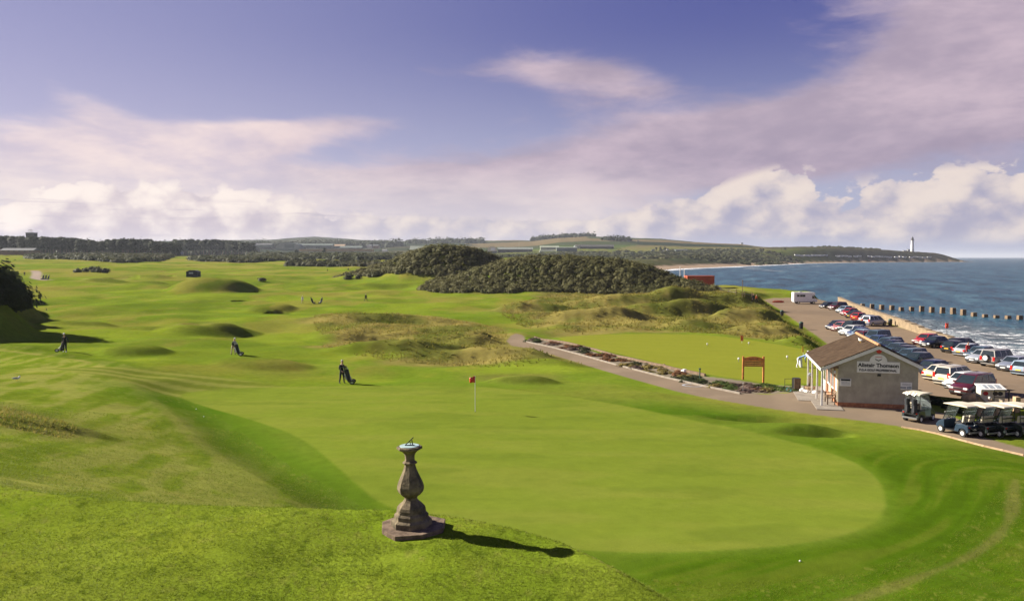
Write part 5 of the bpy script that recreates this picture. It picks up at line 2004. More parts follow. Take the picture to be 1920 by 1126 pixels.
def heather():
    rs = np.random.default_rng(91)
    lower = np.array([tuple(hit(*q)[:2]) for q in [(985, 640), (1040, 652), (1100, 668), (1180, 690), (1250, 708), (1322, 724), (1390, 738), (1440, 737), (1500, 734)]])
    upper = np.array([tuple(hit(*q)[:2]) for q in [(1000, 633), (1055, 643), (1115, 657), (1190, 677), (1255, 692), (1320, 706), (1380, 716), (1440, 722), (1495, 727)]])
    spots = []
    runs = [(0.0, 0.35, 3), (0.55, 1.85, 0), (2.05, 2.95, 0), (3.0, 4.0, 2), (4.15, 4.75, 3), (4.55, 5.0, 3), (5.25, 6.0, 1), (6.0, 6.6, 4), (6.6, 7.9, 1)]
    protos = {}
    cnt = {}
    for a, b_, main in runs:
        n = max(2, int((b_ - a) * 4.6))
        for i in range(n):
            for row in range(2):
                u = a + (b_ - a) * (i + 0.5 + rs.uniform(-0.25, 0.25)) / n
                k = int(min(u, 7.0)); f = u - k
                lo = lower[k] * (1 - f) + lower[min(k + 1, 8)] * f
                hi = upper[k] * (1 - f) + upper[min(k + 1, 8)] * f
                v = (0.30, 0.72)[row] + rs.uniform(-0.1, 0.1)
                p = lo * (1 - v) + hi * v
                c = main if rs.random() < 0.62 else int(rs.integers(0, 5))
                key = (c, int(rs.integers(0, 2)))
                if key not in protos:
                    cx = rs.normal(size=(4, 3)) * np.array([0.32, 0.22, 0.0])
                    V, F, tone = leaf_cloud(cx, rs.uniform(0.28, 0.48, 4), 75, 0.07, 0.72, rs)
                    o = mesh_np('heather_plant', V, F, BED_MATS[c], None, False, {'tone': tone})
                    protos[key] = o
                else:
                    o = protos[key].copy()
                    COL.objects.link(o)
                s = rs.uniform(0.7, 1.35) * (1.1 if u < 5 else 0.95)
                o.location = (p[0], p[1], hz(p[0], p[1]) - 0.02)
                o.rotation_euler = (0, 0, rs.uniform(0, 6.28))
                o.scale = (s * 1.25, s, s * rs.uniform(0.5, 0.75))
                where = 'at the far end of the bed by the path bend' if u < 0.4 else 'in the first bed from the path bend' if u < 1.9 else 'in the second bed from the path bend' if u < 4.0 else 'in the bed beside the white stone' if u < 5.1 else 'in the bed left of the timber sign' if u < 6.3 else 'in the bed between the timber sign and the shop'
                tag(o, f'low {BED_NAMES[c]} heather plant {where}', 'heather', f'{BED_NAMES[c]} heather {where}')
    return lower, upper


BED_LO, BED_HI = heather()


def strip(name, line, w, h, mat, label, cat, dz=0.0):
    """a low kerb following a line on the ground, as separate stones"""
    t = empty(name, (line[0][0], line[0][1], hz(*line[0])))
    tag(t, label, cat)
    o3 = np.array(t.location)
    proto = None
    ln = np.array(line)
    seg = np.hypot(*np.diff(ln, axis=0).T)
    cum = np.concatenate([[0], np.cumsum(seg)])
    n = int(cum[-1] / 0.92)
    for i in range(n):
        d0, d1 = cum[-1] * i / n + 0.012, cum[-1] * (i + 1) / n - 0.012
        a = np.array([np.interp(d0, cum, ln[:, 0]), np.interp(d0, cum, ln[:, 1])])
        c = np.array([np.interp(d1, cum, ln[:, 0]), np.interp(d1, cum, ln[:, 1])])
        m = (a + c) / 2
        dr = c - a
        if proto is None:
            b = MB(); b.box((0, 0, 0), (0.90, w, h)); proto = b.build('kerb_stone', mat, t, bevel=0.012); q = proto
        else:
            q = proto.copy(); COL.objects.link(q)
        q.parent = t
        z = max(hz(*a), hz(*c))
        q.location = (m[0] - o3[0], m[1] - o3[1], z - o3[2] + h * 0.18 + dz)
        q.rotation_euler = (0, -math.atan2(hz(*c) - hz(*a), np.hypot(*dr)), math.atan2(dr[1], dr[0]))
        q.scale = (np.hypot(*dr) / 0.90, 1, 1)


strip('kerb', BED_LO[:7] + np.array([-0.10, -0.10]), 0.12, 0.18, M['concrete'], 'pale kerb between the tarmac path and the heather beds', 'kerb')
strip('kerb', BED_HI[:6] + np.array([0.15, 0.2]), 0.16, 0.30, M['old_timber'], 'dark edging between the heather beds and the practice green', 'kerb')
strip('kerb', [at_path(px, py) for px, py in [(1690, 801), (1740, 809), (1800, 825), (1850, 838), (1920, 854)]], 0.09, 0.12, M['rubble'], 'pale kerb along the turf side of the tarmac below the carts', 'kerb')
# painted ring on the tarmac
p = hit(1300, 722)
vs, fs = [], []
for i in range(25):
    a = 0.5 + i / 24 * 5.2
    for rr in (0.42, 0.55):
        vs.append((1.6 * rr * math.cos(a), rr * math.sin(a) * 1.5, 0.0))
for i in range(24):
    fs.append((2 * i, 2 * i + 1, 2 * i + 3, 2 * i + 2))
b = MB(); b.add(vs, fs)
o = b.build('painted_ring', M['cloth_grey'], None)
for v in o.data.vertices:
    v.co.z = hz(p.x + v.co.x, p.y + v.co.y) - p.z + 0.012
o.location = p
tag(o, 'worn pale ring painted on the tarmac path left of the sign', 'road marking')


# ------------------------------------------------------------------ golf carts
def golf_bag_obj(root, loc, mat, label):
    t = empty('golf_bag', loc)
    b = MB(); b.tube((0, 0, 0), (0, 0, 0.55), 0.13, 0.14, 12); b.tube((0, 0, 0.55), (0, 0, 0.85), 0.14, 0.165, 12); b.build('body', mat, t)
    b = MB(); b.box((0, -0.14, 0.3), (0.2, 0.10, 0.4)); b.build('pocket', mat, t)
    b = MB()
    for i in range(9):
        a = i * 0.7
        e = Vector((0.12 * math.cos(a), 0.12 * math.sin(a), 1.08 + 0.06 * (i % 3)))
        b.tube((0.08 * math.cos(a), 0.08 * math.sin(a), 0.8), e, 0.009, n=5)
        b.ball(e, (0.035, 0.055, 0.03), 6, 4)
    b.build('clubs', M['steel'], t)
    tag(t, label, 'golf bag', 'golf bags strapped on the cart by the shop')
    return t


def cart(paint, label, group='white roofed golf carts beside the shop'):
    t = empty('golf_cart', (0, 0, 0))
    tag(t, label, 'golf cart', group)
    # nose to +X
    hw = 0.58
    b = MB()
    for sg in (-1, 1):
        y0, y1 = (sg * hw, sg * (hw - 0.16))
        b.prism([(-1.12, 0.34), (-1.05, 0.72), (-0.75, 0.78), (-0.28, 0.74), (-0.20, 0.55), (-0.16, 0.30), (-0.42, 0.26), (-0.50, 0.46), (-0.72, 0.52), (-0.92, 0.44), (-0.98, 0.26)], 'y', min(y0, y1), max(y0, y1))
    b.box((-0.66, 0, 0.58), (0.80, 0.9, 0.22))
    b.prism([(1.16, 0.30), (1.20, 0.46), (1.05, 0.66), (0.72, 0.84), (0.62, 0.82), (0.60, 0.30)], 'y', -hw + 0.05, hw - 0.05)
    b.build('body', paint, t, bevel=0.03)
    b = MB(); b.box((0.15, 0, 0.27), (1.55, 1.05, 0.06)); b.build('floor_pan', M['black'], t)
    b = MB(); b.box((-1.13, 0, 0.30), (0.10, 1.02, 0.10)); b.build('bumper', M['steel'], t)
    b = MB(); b.box((-0.38, 0, 0.76), (0.52, 1.0, 0.12)); b.build('seat', M['black'], t, bevel=0.03)
    for sg in (-1, 1):
        b = MB(); b.box((-0.66, sg * 0.26, 1.06), (0.10, 0.46, 0.40), ry=R(-10)); b.build('backrest', M['seat_vinyl'], t, bevel=0.04)
    b = MB()
    b.tube((0.72, 0.28, 0.80), (0.36, 0.28, 1.05), 0.025, n=6)
    for i in range(10):
        a0, a1 = i * 0.628, (i + 1) * 0.628
        f = lambda a: Vector((0.36 + 0.09 * math.sin(a), 0.28 + 0.17 * math.cos(a), 1.05 + 0.13 * math.sin(a)))
        b.tube(f(a0), f(a1), 0.018, n=5)
    b.build('steering_wheel', M['black'], t)
    for sg in (-1, 1):
        b = MB(); b.tube((0.72, sg * 0.52, 0.82), (0.30, sg * 0.52, 1.80), 0.022, n=6); b.build('roof_strut', M['black'], t)
        b = MB(); b.tube((-0.86, sg * 0.50, 0.72), (-0.80, sg * 0.52, 1.80), 0.022, n=6); b.build('roof_strut', M['black'], t)
    b = MB()
    b.prism([(-1.05, 1.80), (-1.0, 1.87), (-0.6, 1.92), (0.25, 1.91), (0.62, 1.86), (0.68, 1.80)], 'y', -0.60, 0.60)
    b.build('roof', M['cream'], t, bevel=0.035)
    b = MB(); b.box((0.53, 0, 1.29), (0.02, 1.0, 0.92), ry=R(-23)); b.build('windscreen', M['clear_screen'], t)
    b = MB(); b.box((0.60, 0, 1.30), (0.03, 1.04, 0.03)); b.build('screen_rail', M['white_paint'], t)
    b = MB(); b.box((-1.00, 0, 0.55), (0.34, 0.9, 0.06)); b.build('bag_rack', M['black'], t)
    b = MB(); b.box((-0.90, 0, 1.16), (0.06, 0.98, 0.05)); b.build('bag_rail', M['black'], t)
    for x in (0.82, -0.72):
        for sg in (-1, 1):
            w = MB(); w.tube((x, sg * 0.40, 0.225), (x, sg * 0.585, 0.225), 0.225, n=18); wo = w.build('wheel', M['rubber'], t, bevel=0.02)
            w = MB(); w.tube((x, sg * 0.50, 0.225), (x, sg * 0.592, 0.225), 0.135, 0.125, 14); w.build('rim', M['white_paint'], wo)
    for sg in (-1, 1):
        b = MB(); b.ball((1.10, sg * 0.34, 0.58), (0.05, 0.09, 0.06), 8, 5); b.build('headlight', M['lamp_clear'], t)
        b = MB(); b.box((-1.10, sg * 0.46, 0.62), (0.03, 0.10, 0.06)); b.build('tail_light', M['lamp_red'], t)
    return t


def place_cart(c, px, py, deg):
    x, y = at_z(px, py, 3.28)
    c.location = (x, y, hz(x, y))
    c.rotation_euler = (0, 0, R(deg))
    return c


c1 = cart(M['cart_green'], 'dark golf cart with two loaded bags parked alone at the shop corner')
place_cart(c1, 1722, 789, 33)
c1.scale = (0.82, 0.88, 0.90)
for i, (dy, mt) in enumerate(((0.24, M['bag_fabric']), (-0.24, M['bag_fabric']))):
    lp = c1.matrix_basis @ Vector((-1.04, dy, 0.58))
    golf_bag_obj(None, lp, mt, ('dark golf bag full of clubs on the far side of the lone cart rack', 'dark golf bag full of clubs on the near side of the lone cart rack')[i])
c2 = cart(M['cart_blue'], 'blue sided golf cart with white wheels, nearest the shop in the row of four')
place_cart(c2, 1797, 814, 112)
c2.scale = (0.88, 0.88, 0.90)
for k, (px, py, lab) in enumerate(((1832, 815, 'dark golf cart second from the shop in the row of four'), (1866, 816, 'dark golf cart third from the shop in the row of four'), (1899, 817, 'dark golf cart with a grey roof at the far end of the row of four'))):
    c = copy_tree(c1)
    c['label'] = lab
    place_cart(c, px, py, 110)
    c.scale = (0.88, 0.88, 0.90)


# ------------------------------------------------------------------ steps, stone wall, lectern and boulder by the carts
def steps_wall():
    y = 50.6
    k = y / FPX
    x = (1840 - 960) * k
    t = empty('stepped_wall', (x, y, 3.0), R(-3))
    tag(t, 'rendered stone wall with a saw toothed stepped top behind the row of carts', 'wall')
    for i, (a, c, pa, pc) in enumerate(((1840, 1863, 742, 763), (1863, 1883, 745, 768), (1883, 1908, 750, 781))):
        x0, x1 = (a - 1840) * k, (c - 1840) * k - 0.01
        z0, z1 = CAM_Z - (pa - HORIZON) * k - 3.0, CAM_Z - (pc - HORIZON) * k - 3.0
        b = MB()
        b.prism([(x0, -1.5), (x1, -1.5), (x1, z1 - 0.07), (x0, z0 - 0.07)], 'y', -0.16 - 0.004 * i, 0.16)
        q = b.build('wall_section', M['rubble'], t)
        b = MB()
        b.prism([(x0 - 0.02, z0 - 0.068), (x1 + 0.01, z1 - 0.068), (x1 + 0.01, z1), (x0 - 0.02, z0)], 'y', -0.21, 0.21)
        b.build('coping', M['concrete'], q)
    b = MB(); b.box((2.42, 0.0, 0.2), (0.30, 0.36, 1.9)); b.build('end_pier', M['rubble'], t)
    b = MB()
    b.tube((1.5, 0.9, 1.42), (2.45, 0.9, 1.42), 0.035, n=6); b.tube((1.5, 0.9, 0), (1.5, 0.9, 1.43), 0.03, n=6); b.tube((2.44, 0.9, 0), (2.44, 0.9, 1.43), 0.045, n=6); b.tube((1.5, 0.9, 0.95), (2.45, 0.9, 0.95), 0.025, n=6)
    b.build('handrail', M['black'], t)


steps_wall()
y = 52.0
x = (1864 - 960) / FPX * y
z0 = CAM_Z - (743 - HORIZON) / FPX * y
t = empty('information_lectern', (x, y, z0), R(-6))
tag(t, 'white information board with a sloping printed top behind the stepped wall', 'information board')
b = MB()
b.prism([(-0.34, -1.2), (0.34, -1.2), (0.34, 0.62), (-0.34, 0.46)], 'x', -0.74, 0.74)
b.build('cabinet', M['cream'], t)
b = MB(); b.prism([(-0.50, 0.43), (0.50, 0.68), (0.50, 0.73), (-0.50, 0.48)], 'x', -0.80, 0.80); lid = b.build('top_panel', M['white_paint'], t)
for sx, ww in ((-0.36, 0.20), (0.0, 0.30), (0.42, 0.30)):
    b = MB()
    b.box((sx, -0.02, 0.607), (ww, 0.52, 0.02), rx=math.atan2(0.25, 1.0))
    b.build('print', M['print_grey'], lid)
for sx, mt in ((-0.45, 'cloth_red'), (0.15, 'hair_dark'), (0.45, 'bag_fabric')):
    b = MB(); b.ball((sx, -0.34, 0.20), (0.17, 0.03, 0.14), 10, 6); b.build('picture', M[mt], t)
y = 53.0
x = (1829 - 960) / FPX * y
stone(Vector((x, y, CAM_Z - (750 - HORIZON) / FPX * y + 0.05)), (0.62, 0.5, 0.42), 'large pinkish boulder left of the information board', 'rubble', None, 31, 'boulder')
y = 48.9
x = (1865 - 960) / FPX * y
person(0, 0, 'grey haired person in a pale grey top between the carts and the stepped wall', 'cloth_grey', 'cloth_black', face=10, loc=Vector((x, y, hz(x, y))))


# ------------------------------------------------------------------ far hut, red shed, posts, sea defences
def simple_house(name, px, y, wpx, hpx, label, cat, wall, roof, depth=None, rz=0.0, base_py=None, roof_h=0.35, group=None, wins=0):
    x = (px - 960) / FPX * y
    s = y / FPX
    w, h = wpx * s, hpx * s
    d = depth or w * 0.6
    z = hz(x, y) if base_py is None else CAM_Z + (HORIZON - base_py) * s
    t = empty(name, (x, y, z), rz)
    tag(t, label, cat, group)
    hw = h * (1 - roof_h)
    b = MB(); b.box((0, 0, hw / 2 - 1.0), (w, d, hw + 2.0)); b.build('wall', wall, t)
    b = MB()
    o = w * 0.02 + 0.1
    b.prism([(-d / 2 - o, hw), (d / 2 + o, hw), (0, h)], 'x', -w / 2 - o, w / 2 + o)
    b.build('roof', roof, t)
    for i in range(wins):
        b = MB(); b.box((-w / 2 + w * (i + 0.5) / wins, -d / 2 - 0.02, hw * 0.55), (w / wins * 0.4, 0.06, hw * 0.4)); b.build('window', M['dark_glass'], t)
    return t


x, y = hit(360, 519.5)[:2]
s = y / FPX
t = empty('starter_hut', (x, y, hz(x, y)))
tag(t, 'small black hut with a grey window in the middle of the fairway', 'hut')
b = MB(); w = 22 * s; h = 12.5 * s
b.prism([(-w / 2, -0.3), (w / 2, -0.3), (w / 2, h * 0.78), (w * 0.22, h), (-w * 0.2, h), (-w / 2, h * 0.78)], 'y', 0, 3.0); b.build('wall', M['dark_hut'], t)
b = MB(); b.box((-w * 0.08, -0.03, h * 0.62), (w * 0.36, 0.05, h * 0.26)); b.build('window', M['print_grey'], t)
b = MB(); b.prism([(-w / 2 - .1, h * 0.78), (-w * 0.2, h), (w * 0.22, h), (w / 2 + .1, h * 0.78), (w / 2 + .1, h * 0.82), (w * 0.22, h * 1.04), (-w * 0.2, h * 1.04), (-w / 2 - .1, h * 0.82)], 'y', -0.1, 3.1); b.build('roof', M['black'], t)

y = 256.0
t = empty('red_shed', ((1311 - 960) / FPX * y, y, CAM_Z + (HORIZON - 539) * y / FPX), 0.05)
tag(t, 'rust red flat sided shed on the shore right of the scrub hill', 'shed')
b = MB(); b.box((0, 0, 0.9), (8.7, 4.0, 5.6)); b.build('wall', M['rust_red'], t)
b = MB(); b.box((0, 0, 3.78), (8.9, 4.2, 0.14)); b.build('roof', M['rust_red'], t)
for px, h, lab in ((1275, 4.0, 'left white mast beside the red shed'), (1283, 3.0, 'right white mast beside the red shed')):
    b = MB(); b.tube((0, 0, -6), (0, 0, h), 0.11, n=6)
    o = b.build('mast', M['white_paint'], None); o.location = ((px - 960) / FPX * 262, 262, CAM_Z + (HORIZON - 522) * 262 / FPX)
    tag(o, lab, 'mast', 'masts beside the red shed')
p = hit(1392, 556)
b = MB(); b.tube((0, 0, -0.3), (0, 0, 3.4), 0.06, n=6); b.ball((0, 0, 3.4), 0.14, 8, 5)
o = b.build('lamp_post', M['old_timber'], None); o.location = p
tag(o, 'slim dark post on the shore edge above the car park', 'post')
# wire fence along the shore top
t = empty('shore_fence', hit(1345, 546))
tag(t, 'low wire fence along the top of the shore right of the red shed', 'fence')
pts = [hit(px, py) for px, py in [(1338, 541), (1352, 546), (1366, 549), (1380, 552), (1396, 555), (1410, 557)]]
for q in pts:
    b = MB(); b.box((0, 0, 0.5), (0.12, 0.12, 1.2)); o = b.build('post', M['old_timber'], t); o.location = q - t.location
for hh in (0.5, 1.0):
    b = MB(); b.path([q - t.location + Vector((0, 0, hh)) for q in pts], 0.03, 5); b.build('wire', M['steel'], t)

for px, py, lab in ((1466, 592, 'dark bin at the left edge of the car park, further one'), (1502, 616, 'dark bin at the left edge of the car park, nearer one'), (1669, 610, 'small dark bin at the foot of the sea wall end')):
    t = empty('litter_bin', hit(px, py))
    tag(t, lab, 'litter bin', 'dark bins round the car park')
    b = MB(); b.lathe([(0.26, 0), (0.30, 0.1), (0.33, 0.85), (0.30, 0.95)], 12); b.build('body', M['black'], t)
    b = MB(); b.lathe([(0.35, 0.93), (0.33, 1.02), (0.2, 1.12), (0.02, 1.16)], 12); b.build('lid', M['green_paint'], t)
t = empty('rowing_boat', hit(1459, 567), 0.2)
tag(t, 'small upturned reddish boat lying at the far end of the car park', 'boat')
b = MB()
vs = []
n = 9
for i in range(n):
    u = i / (n - 1) * 2 - 1
    w = 0.62 * (1 - abs(u) ** 2.6)
    for k in range(7):
        a = math.pi * k / 6
        vs.append((u * 1.6, w * math.cos(a), 0.05 + 0.5 * math.sin(a) * (1 - 0.3 * abs(u) ** 2)))
fs = [(i * 7 + k, i * 7 + k + 1, (i + 1) * 7 + k + 1, (i + 1) * 7 + k) for i in range(n - 1) for k in range(6)]
b.add(vs, fs); b.build('hull', M['rust_red'], t, smooth_=True)
b = MB(); b.box((0, 0, 0.57), (2.9, 0.06, 0.06)); b.build('keel', M['cream'], t)


def sea_wall():
    t = empty('sea_wall', (WALL_LINE[0][0], WALL_LINE[0][1], CARPARK_Z))
    tag(t, 'long pale stone sea wall between the car park and the waves', 'sea wall')
    o2 = WALL_LINE[0]
    ln = WALL_LINE
    seg = np.hypot(*np.diff(ln, axis=0).T)
    cum = np.concatenate([[0], np.cumsum(seg)])
    n = 26
    rs = np.random.default_rng(4)
    for i in range(n):
        d0, d1 = cum[-1] * i / n, cum[-1] * (i + 1) / n - 0.02
        a = np.array([np.interp(d0, cum, ln[:, 0]), np.interp(d0, cum, ln[:, 1])]) - o2
        c = np.array([np.interp(d1, cum, ln[:, 0]), np.interp(d1, cum, ln[:, 1])]) - o2
        h0 = 1.15 + (0.0 if i > 6 else -0.10 * (6 - i)) + rs.uniform(-0.02, 0.02)
        dr = (c - a) / np.hypot(*(c - a))
        nn = np.array([dr[1], -dr[0]])
        q = [a, c, c + nn * 0.75, a + nn * 0.75]
        b = MB()
        vs = [(p_[0], p_[1], -1.6) for p_ in q] + [(p_[0] + 0.0, p_[1], h0) for p_ in q]
        b.add(vs, [(3, 2, 1, 0), (4, 5, 6, 7), (0, 1, 5, 4), (1, 2, 6, 5), (2, 3, 7, 6), (3, 0, 4, 7)])
        sec = b.build('wall_section', M['sea_wall_stone'], t)
        b = MB()
        e = 0.06
        q2 = [a - nn * e, c - nn * e, c + nn * (0.75 + e), a + nn * (0.75 + e)]
        vs = [(p_[0], p_[1], h0 + 0.002) for p_ in q2] + [(p_[0], p_[1], h0 + 0.14) for p_ in q2]
        b.add(vs, [(3, 2, 1, 0), (4, 5, 6, 7), (0, 1, 5, 4), (1, 2, 6, 5), (2, 3, 7, 6), (3, 0, 4, 7)])
        b.build('coping', M['sea_wall_stone'], sec)


sea_wall()
# boulders at the outer foot of the wall and the shore edge
rs = np.random.default_rng(17)
proto = None
for i in range(60):
    yy = rs.uniform(62, 150)
    xx = coast_x(yy) + rs.uniform(-0.4, 2.6)
    s = rs.uniform(0.35, 0.8)
    if proto is None:
        proto = stone(Vector((xx, yy, 0.1)), (1.0, 0.8, 0.6), 'dark rock at the water edge below the sea wall', 'sea_concrete', 'rocks at the water edge', 40, 'rock')
        o = proto
    else:
        o = proto.copy(); COL.objects.link(o)
    o.location = (xx, yy, 0.05 + 0.4 * (xx < coast_x(yy) + 0.6))
    o.rotation_euler = (0, 0, rs.uniform(0, 6))
    o.scale = (s * 1.2, s, s)

ROWB = [(1599, 575, .6), (1617, 575.5, .9), (1635, 577, 1.0), (1653, 578.5, 1.0), (1672, 579.5, .95), (1690, 581, .7), (1709, 581.5, .85), (1728, 582.5, 1.15), (1747, 584, 1.1), (1767, 585.5, 1.2), (1787, 587, 1.25), (1806, 589, 1.1), (1826, 591.5, .7), (1847, 593, .45), (1868, 594.5, .4), (1890, 596, .5), (1912, 597.5, .7)]
proto = None
for i, (px, py, hh) in enumerate(ROWB):
    x, y = at_z(px, py + 1.5, 0.0)
    b = MB(); b.box((0, 0, 0), (0.95, 0.95, hh + 1.6), taper=0.94)
    o = b.build('sea_block', M['sea_concrete'], None, bevel=0.06)
    o.location = (x, y, (hh - 1.6) / 2 + 0.2)
    o.rotation_euler = (0, 0, rs.uniform(-0.15, 0.15))
    o.rotation_euler = (rs.uniform(-0.04, 0.04), rs.uniform(-0.04, 0.04), rs.uniform(-0.15, 0.15))
    ordn = ['first', 'second', 'third', 'fourth', 'fifth', 'sixth', 'seventh', 'eighth', 'ninth', 'tenth', 'eleventh', 'twelfth', 'thirteenth', 'fourteenth', 'fifteenth', 'sixteenth', 'seventeenth'][i]
    tag(o, f'brown concrete block in the water, {ordn} of the line counting from the car park', 'concrete block', 'line of concrete blocks in the sea')

p = at_z(1775, 624, 1.2)
t = empty('lifebuoy_post', (p[0], p[1], 0.6))
tag(t, 'red lifebuoy housing on a post at the end of the sea wall', 'lifebuoy')
b = MB(); b.tube((0, 0, -0.5), (0, 0, 1.5), 0.06, n=8); b.build('post', M['steel'], t)
b = MB(); b.box((0, 0, 1.75), (0.46, 0.16, 0.80)); b.build('housing', M['red_paint'], t, bevel=0.05)
b = MB()
for i in range(12):
    a0, a1 = i * math.pi / 6, (i + 1) * math.pi / 6
    b.tube((0.16 * math.cos(a0), -0.12, 1.75 + 0.2 * math.sin(a0)), (0.16 * math.cos(a1), -0.12, 1.75 + 0.2 * math.sin(a1)), 0.045, n=6)
b.build('ring', M['cloth_orange'], t)

# ------------------------------------------------------------------ cars
CAR = {   # length, width, height, nose length to windscreen foot, screen foot->roof, roof end from tail, rear glass foot from tail, belt, bonnet nose height
    'hatchback': (3.95, 1.70, 1.44, 1.00, 0.62, 0.62, 0.12, 0.92, 0.66),
    'saloon':    (4.50, 1.74, 1.42, 1.15, 0.68, 1.25, 0.62, 0.92, 0.66),
    'estate':    (4.60, 1.74, 1.46, 1.15, 0.66, 0.40, 0.10, 0.93, 0.68),
    'people_carrier': (4.55, 1.82, 1.72, 0.85, 0.85, 0.32, 0.08, 1.02, 0.78),
    'off_roader': (4.55, 1.84, 1.84, 1.20, 0.45, 0.20, 0.05, 1.12, 0.98),
}


def make_car(kind):
    L, Wd, Hh, a, b_, c_, d_, belt, nose = CAR[kind]
    t = empty('parked_car', (0, 0, 0))
    hw = Wd / 2
    xf, xr = L / 2, -L / 2
    gc = 0.20 if kind != 'off_roader' else 0.34
    wr = 0.30 if kind != 'off_roader' else 0.37
    trunk = belt - 0.02 if kind == 'saloon' else belt
    # lower body: sections along the car
    st = [(xf, nose - 0.20, 0.74), (xf - 0.06, nose - 0.04, 0.86), (xf - 0.25, nose + 0.03, 0.95), (xf - 0.6, nose + 0.12, 0.985), (xf - a, belt - 0.03, 1.0), (xf - a - 0.5, belt, 1.0), (0, belt, 1.0),
          (xr + c_ + 0.3, belt, 1.0), (xr + 0.45, trunk, 0.985), (xr + 0.12, trunk - 0.02, 0.94), (xr + 0.03, trunk - 0.10, 0.88), (xr, trunk - 0.30, 0.80)]
    prof = lambda zt, k: [(-0.72 * k, gc), (-0.96 * k, gc + 0.08), (-1.0 * k, gc + 0.26), (-0.985 * k, (gc + zt) / 2 + 0.12), (-0.94 * k, zt - 0.06), (-0.80 * k, zt), (0, zt + 0.03),
                          (0.80 * k, zt), (0.94 * k, zt - 0.06), (0.985 * k, (gc + zt) / 2 + 0.12), (1.0 * k, gc + 0.26), (0.96 * k, gc + 0.08), (0.72 * k, gc)]
    mb = MB()
    vs, fs = [], []
    n = 13
    for i, (x, zt, k) in enumerate(st):
        lift = 0.12 if i in (0, 11) else 0.0
        for y, z in prof(zt, k):
            vs.append((x, y * hw, z + (lift if z < gc + 0.2 else 0)))
    for i in range(len(st) - 1):
        for k in range(n):
            fs.append((i * n + k, i * n + (k + 1) % n, (i + 1) * n + (k + 1) % n, (i + 1) * n + k))
    fs.append(tuple(range(n)))
    fs.append(tuple(range((len(st) - 1) * n, len(st) * n))[::-1])
    mb.add(vs, fs)
    # cabin frame
    bx0, bx1 = xr + d_, xf - a + 0.02
    tx0, tx1 = xr + c_, xf - a - b_
    bw, tw = hw * 0.90, hw * 0.72
    zb, zt = belt - 0.02, Hh - 0.05
    cab = [(bx0, bw, zb), (bx1, bw * 0.97, zb), (tx1, tw, zt), (tx0, tw * 0.98, zt)]
    vs = []
    for sg in (-1, 1):
        vs += [(x, sg * y, z) for x, y, z in cab]
    m0 = (tx0 + 0.12, tw * 0.72, Hh), (tx1 - 0.15, tw * 0.72, Hh)
    vs += [(m0[0][0], -m0[0][1], Hh), (m0[1][0], -m0[1][1], Hh), (m0[1][0], m0[1][1], Hh), (m0[0][0], m0[0][1], Hh)]
    fs = [(0, 1, 2, 3), (7, 6, 5, 4), (1, 5, 6, 2), (0, 3, 7, 4), (3, 2, 9, 8), (2, 6, 10, 9), (6, 7, 11, 10), (7, 3, 8, 11), (8, 9, 10, 11), (0, 4, 5, 1)]
    mb.add(vs, fs)
    body = mb.build('body', M['car_paint'], t, smooth_=True)
    # glass panels stand 6 mm proud of the frame
    def pane(name, q, inset, mat=M['dark_glass']):
        q = [Vector(v) for v in q]
        c = sum(q, Vector()) / 4
        nrm = (q[1] - q[0]).cross(q[3] - q[0]).normalized()
        if nrm.dot(c - Vector((0, 0, zb))) < 0:
            nrm = -nrm
        w = []
        for v in q:
            d = (c - v)
            w.append(v + d.normalized() * inset)
        b = MB()
        b.add([v - nrm * 0.01 for v in w] + [v + nrm * 0.008 for v in w], [(3, 2, 1, 0), (4, 5, 6, 7), (0, 1, 5, 4), (1, 2, 6, 5), (2, 3, 7, 6), (3, 0, 4, 7)])
        b.build(name, mat, t)
    lf = lambda p, q, f: tuple(p[i] + (q[i] - p[i]) * f for i in range(3))
    Rr = [(x, -y, z) for x, y, z in cab]
    Lf = [(x, y, z) for x, y, z in cab]
    pane('windscreen', [Rr[1], Lf[1], Lf[2], Rr[2]], 0.09)
    pane('rear_window', [Lf[0], Rr[0], Rr[3], Lf[3]], 0.11)
    cuts = (0.0, 0.50, 1.0) if kind in ('hatchback', 'saloon') else (0.0, 0.34, 0.66, 1.0)
    for S in (Rr, Lf):
        for f0, f1 in zip(cuts[:-1], cuts[1:]):
            q = [lf(S[0], S[1], f0), lf(S[0], S[1], f1), lf(S[3], S[2], f1), lf(S[3], S[2], f0)]
            pane('side_window', q, 0.075)
    # wheels in dark arches
    for x in (xf - 0.78, xr + 0.78):
        for sg in (-1, 1):
            w = MB(); w.tube((x, sg * (hw - 0.18), wr + 0.02), (x, sg * (hw + 0.004), wr + 0.02), wr + 0.06, n=18); w.build('wheel_arch', M['black'], t)
            w = MB(); w.tube((x, sg * (hw - 0.17), wr), (x, sg * (hw + 0.012), wr), wr, n=18); wo = w.build('wheel', M['rubber'], t)
            w = MB(); w.tube((x, sg * (hw - 0.1), wr), (x, sg * (hw + 0.018), wr), wr * 0.66, wr * 0.6, 12); w.build('rim', M['chrome'], wo)
    for sg in (-1, 1):
        b = MB(); b.box((xf - 0.085, sg * hw * 0.66, nose - 0.10), (0.16, hw * 0.38, 0.15), ry=R(-14), rz=-sg * 0.16); b.build('headlight', M['lamp_clear'], t)
        b = MB(); b.box((xr + 0.05, sg * hw * 0.74, trunk - 0.20 if kind != 'people_carrier' else trunk - 0.05), (0.12, hw * 0.24, 0.22 if kind in ('hatchback', 'saloon') else 0.42)); b.build('tail_light', M['lamp_red'], t)
        b = MB(); b.box((xf - a - 0.32, sg * (hw + 0.06), belt + 0.05), (0.10, 0.18, 0.12)); b.build('door_mirror', M['car_paint'], t)
        b = MB(); b.box((0, sg * (hw * 1.0 + 0.002), gc + 0.27), (L * 0.42, 0.02, 0.05)); b.build('side_strip', M['black'], t)
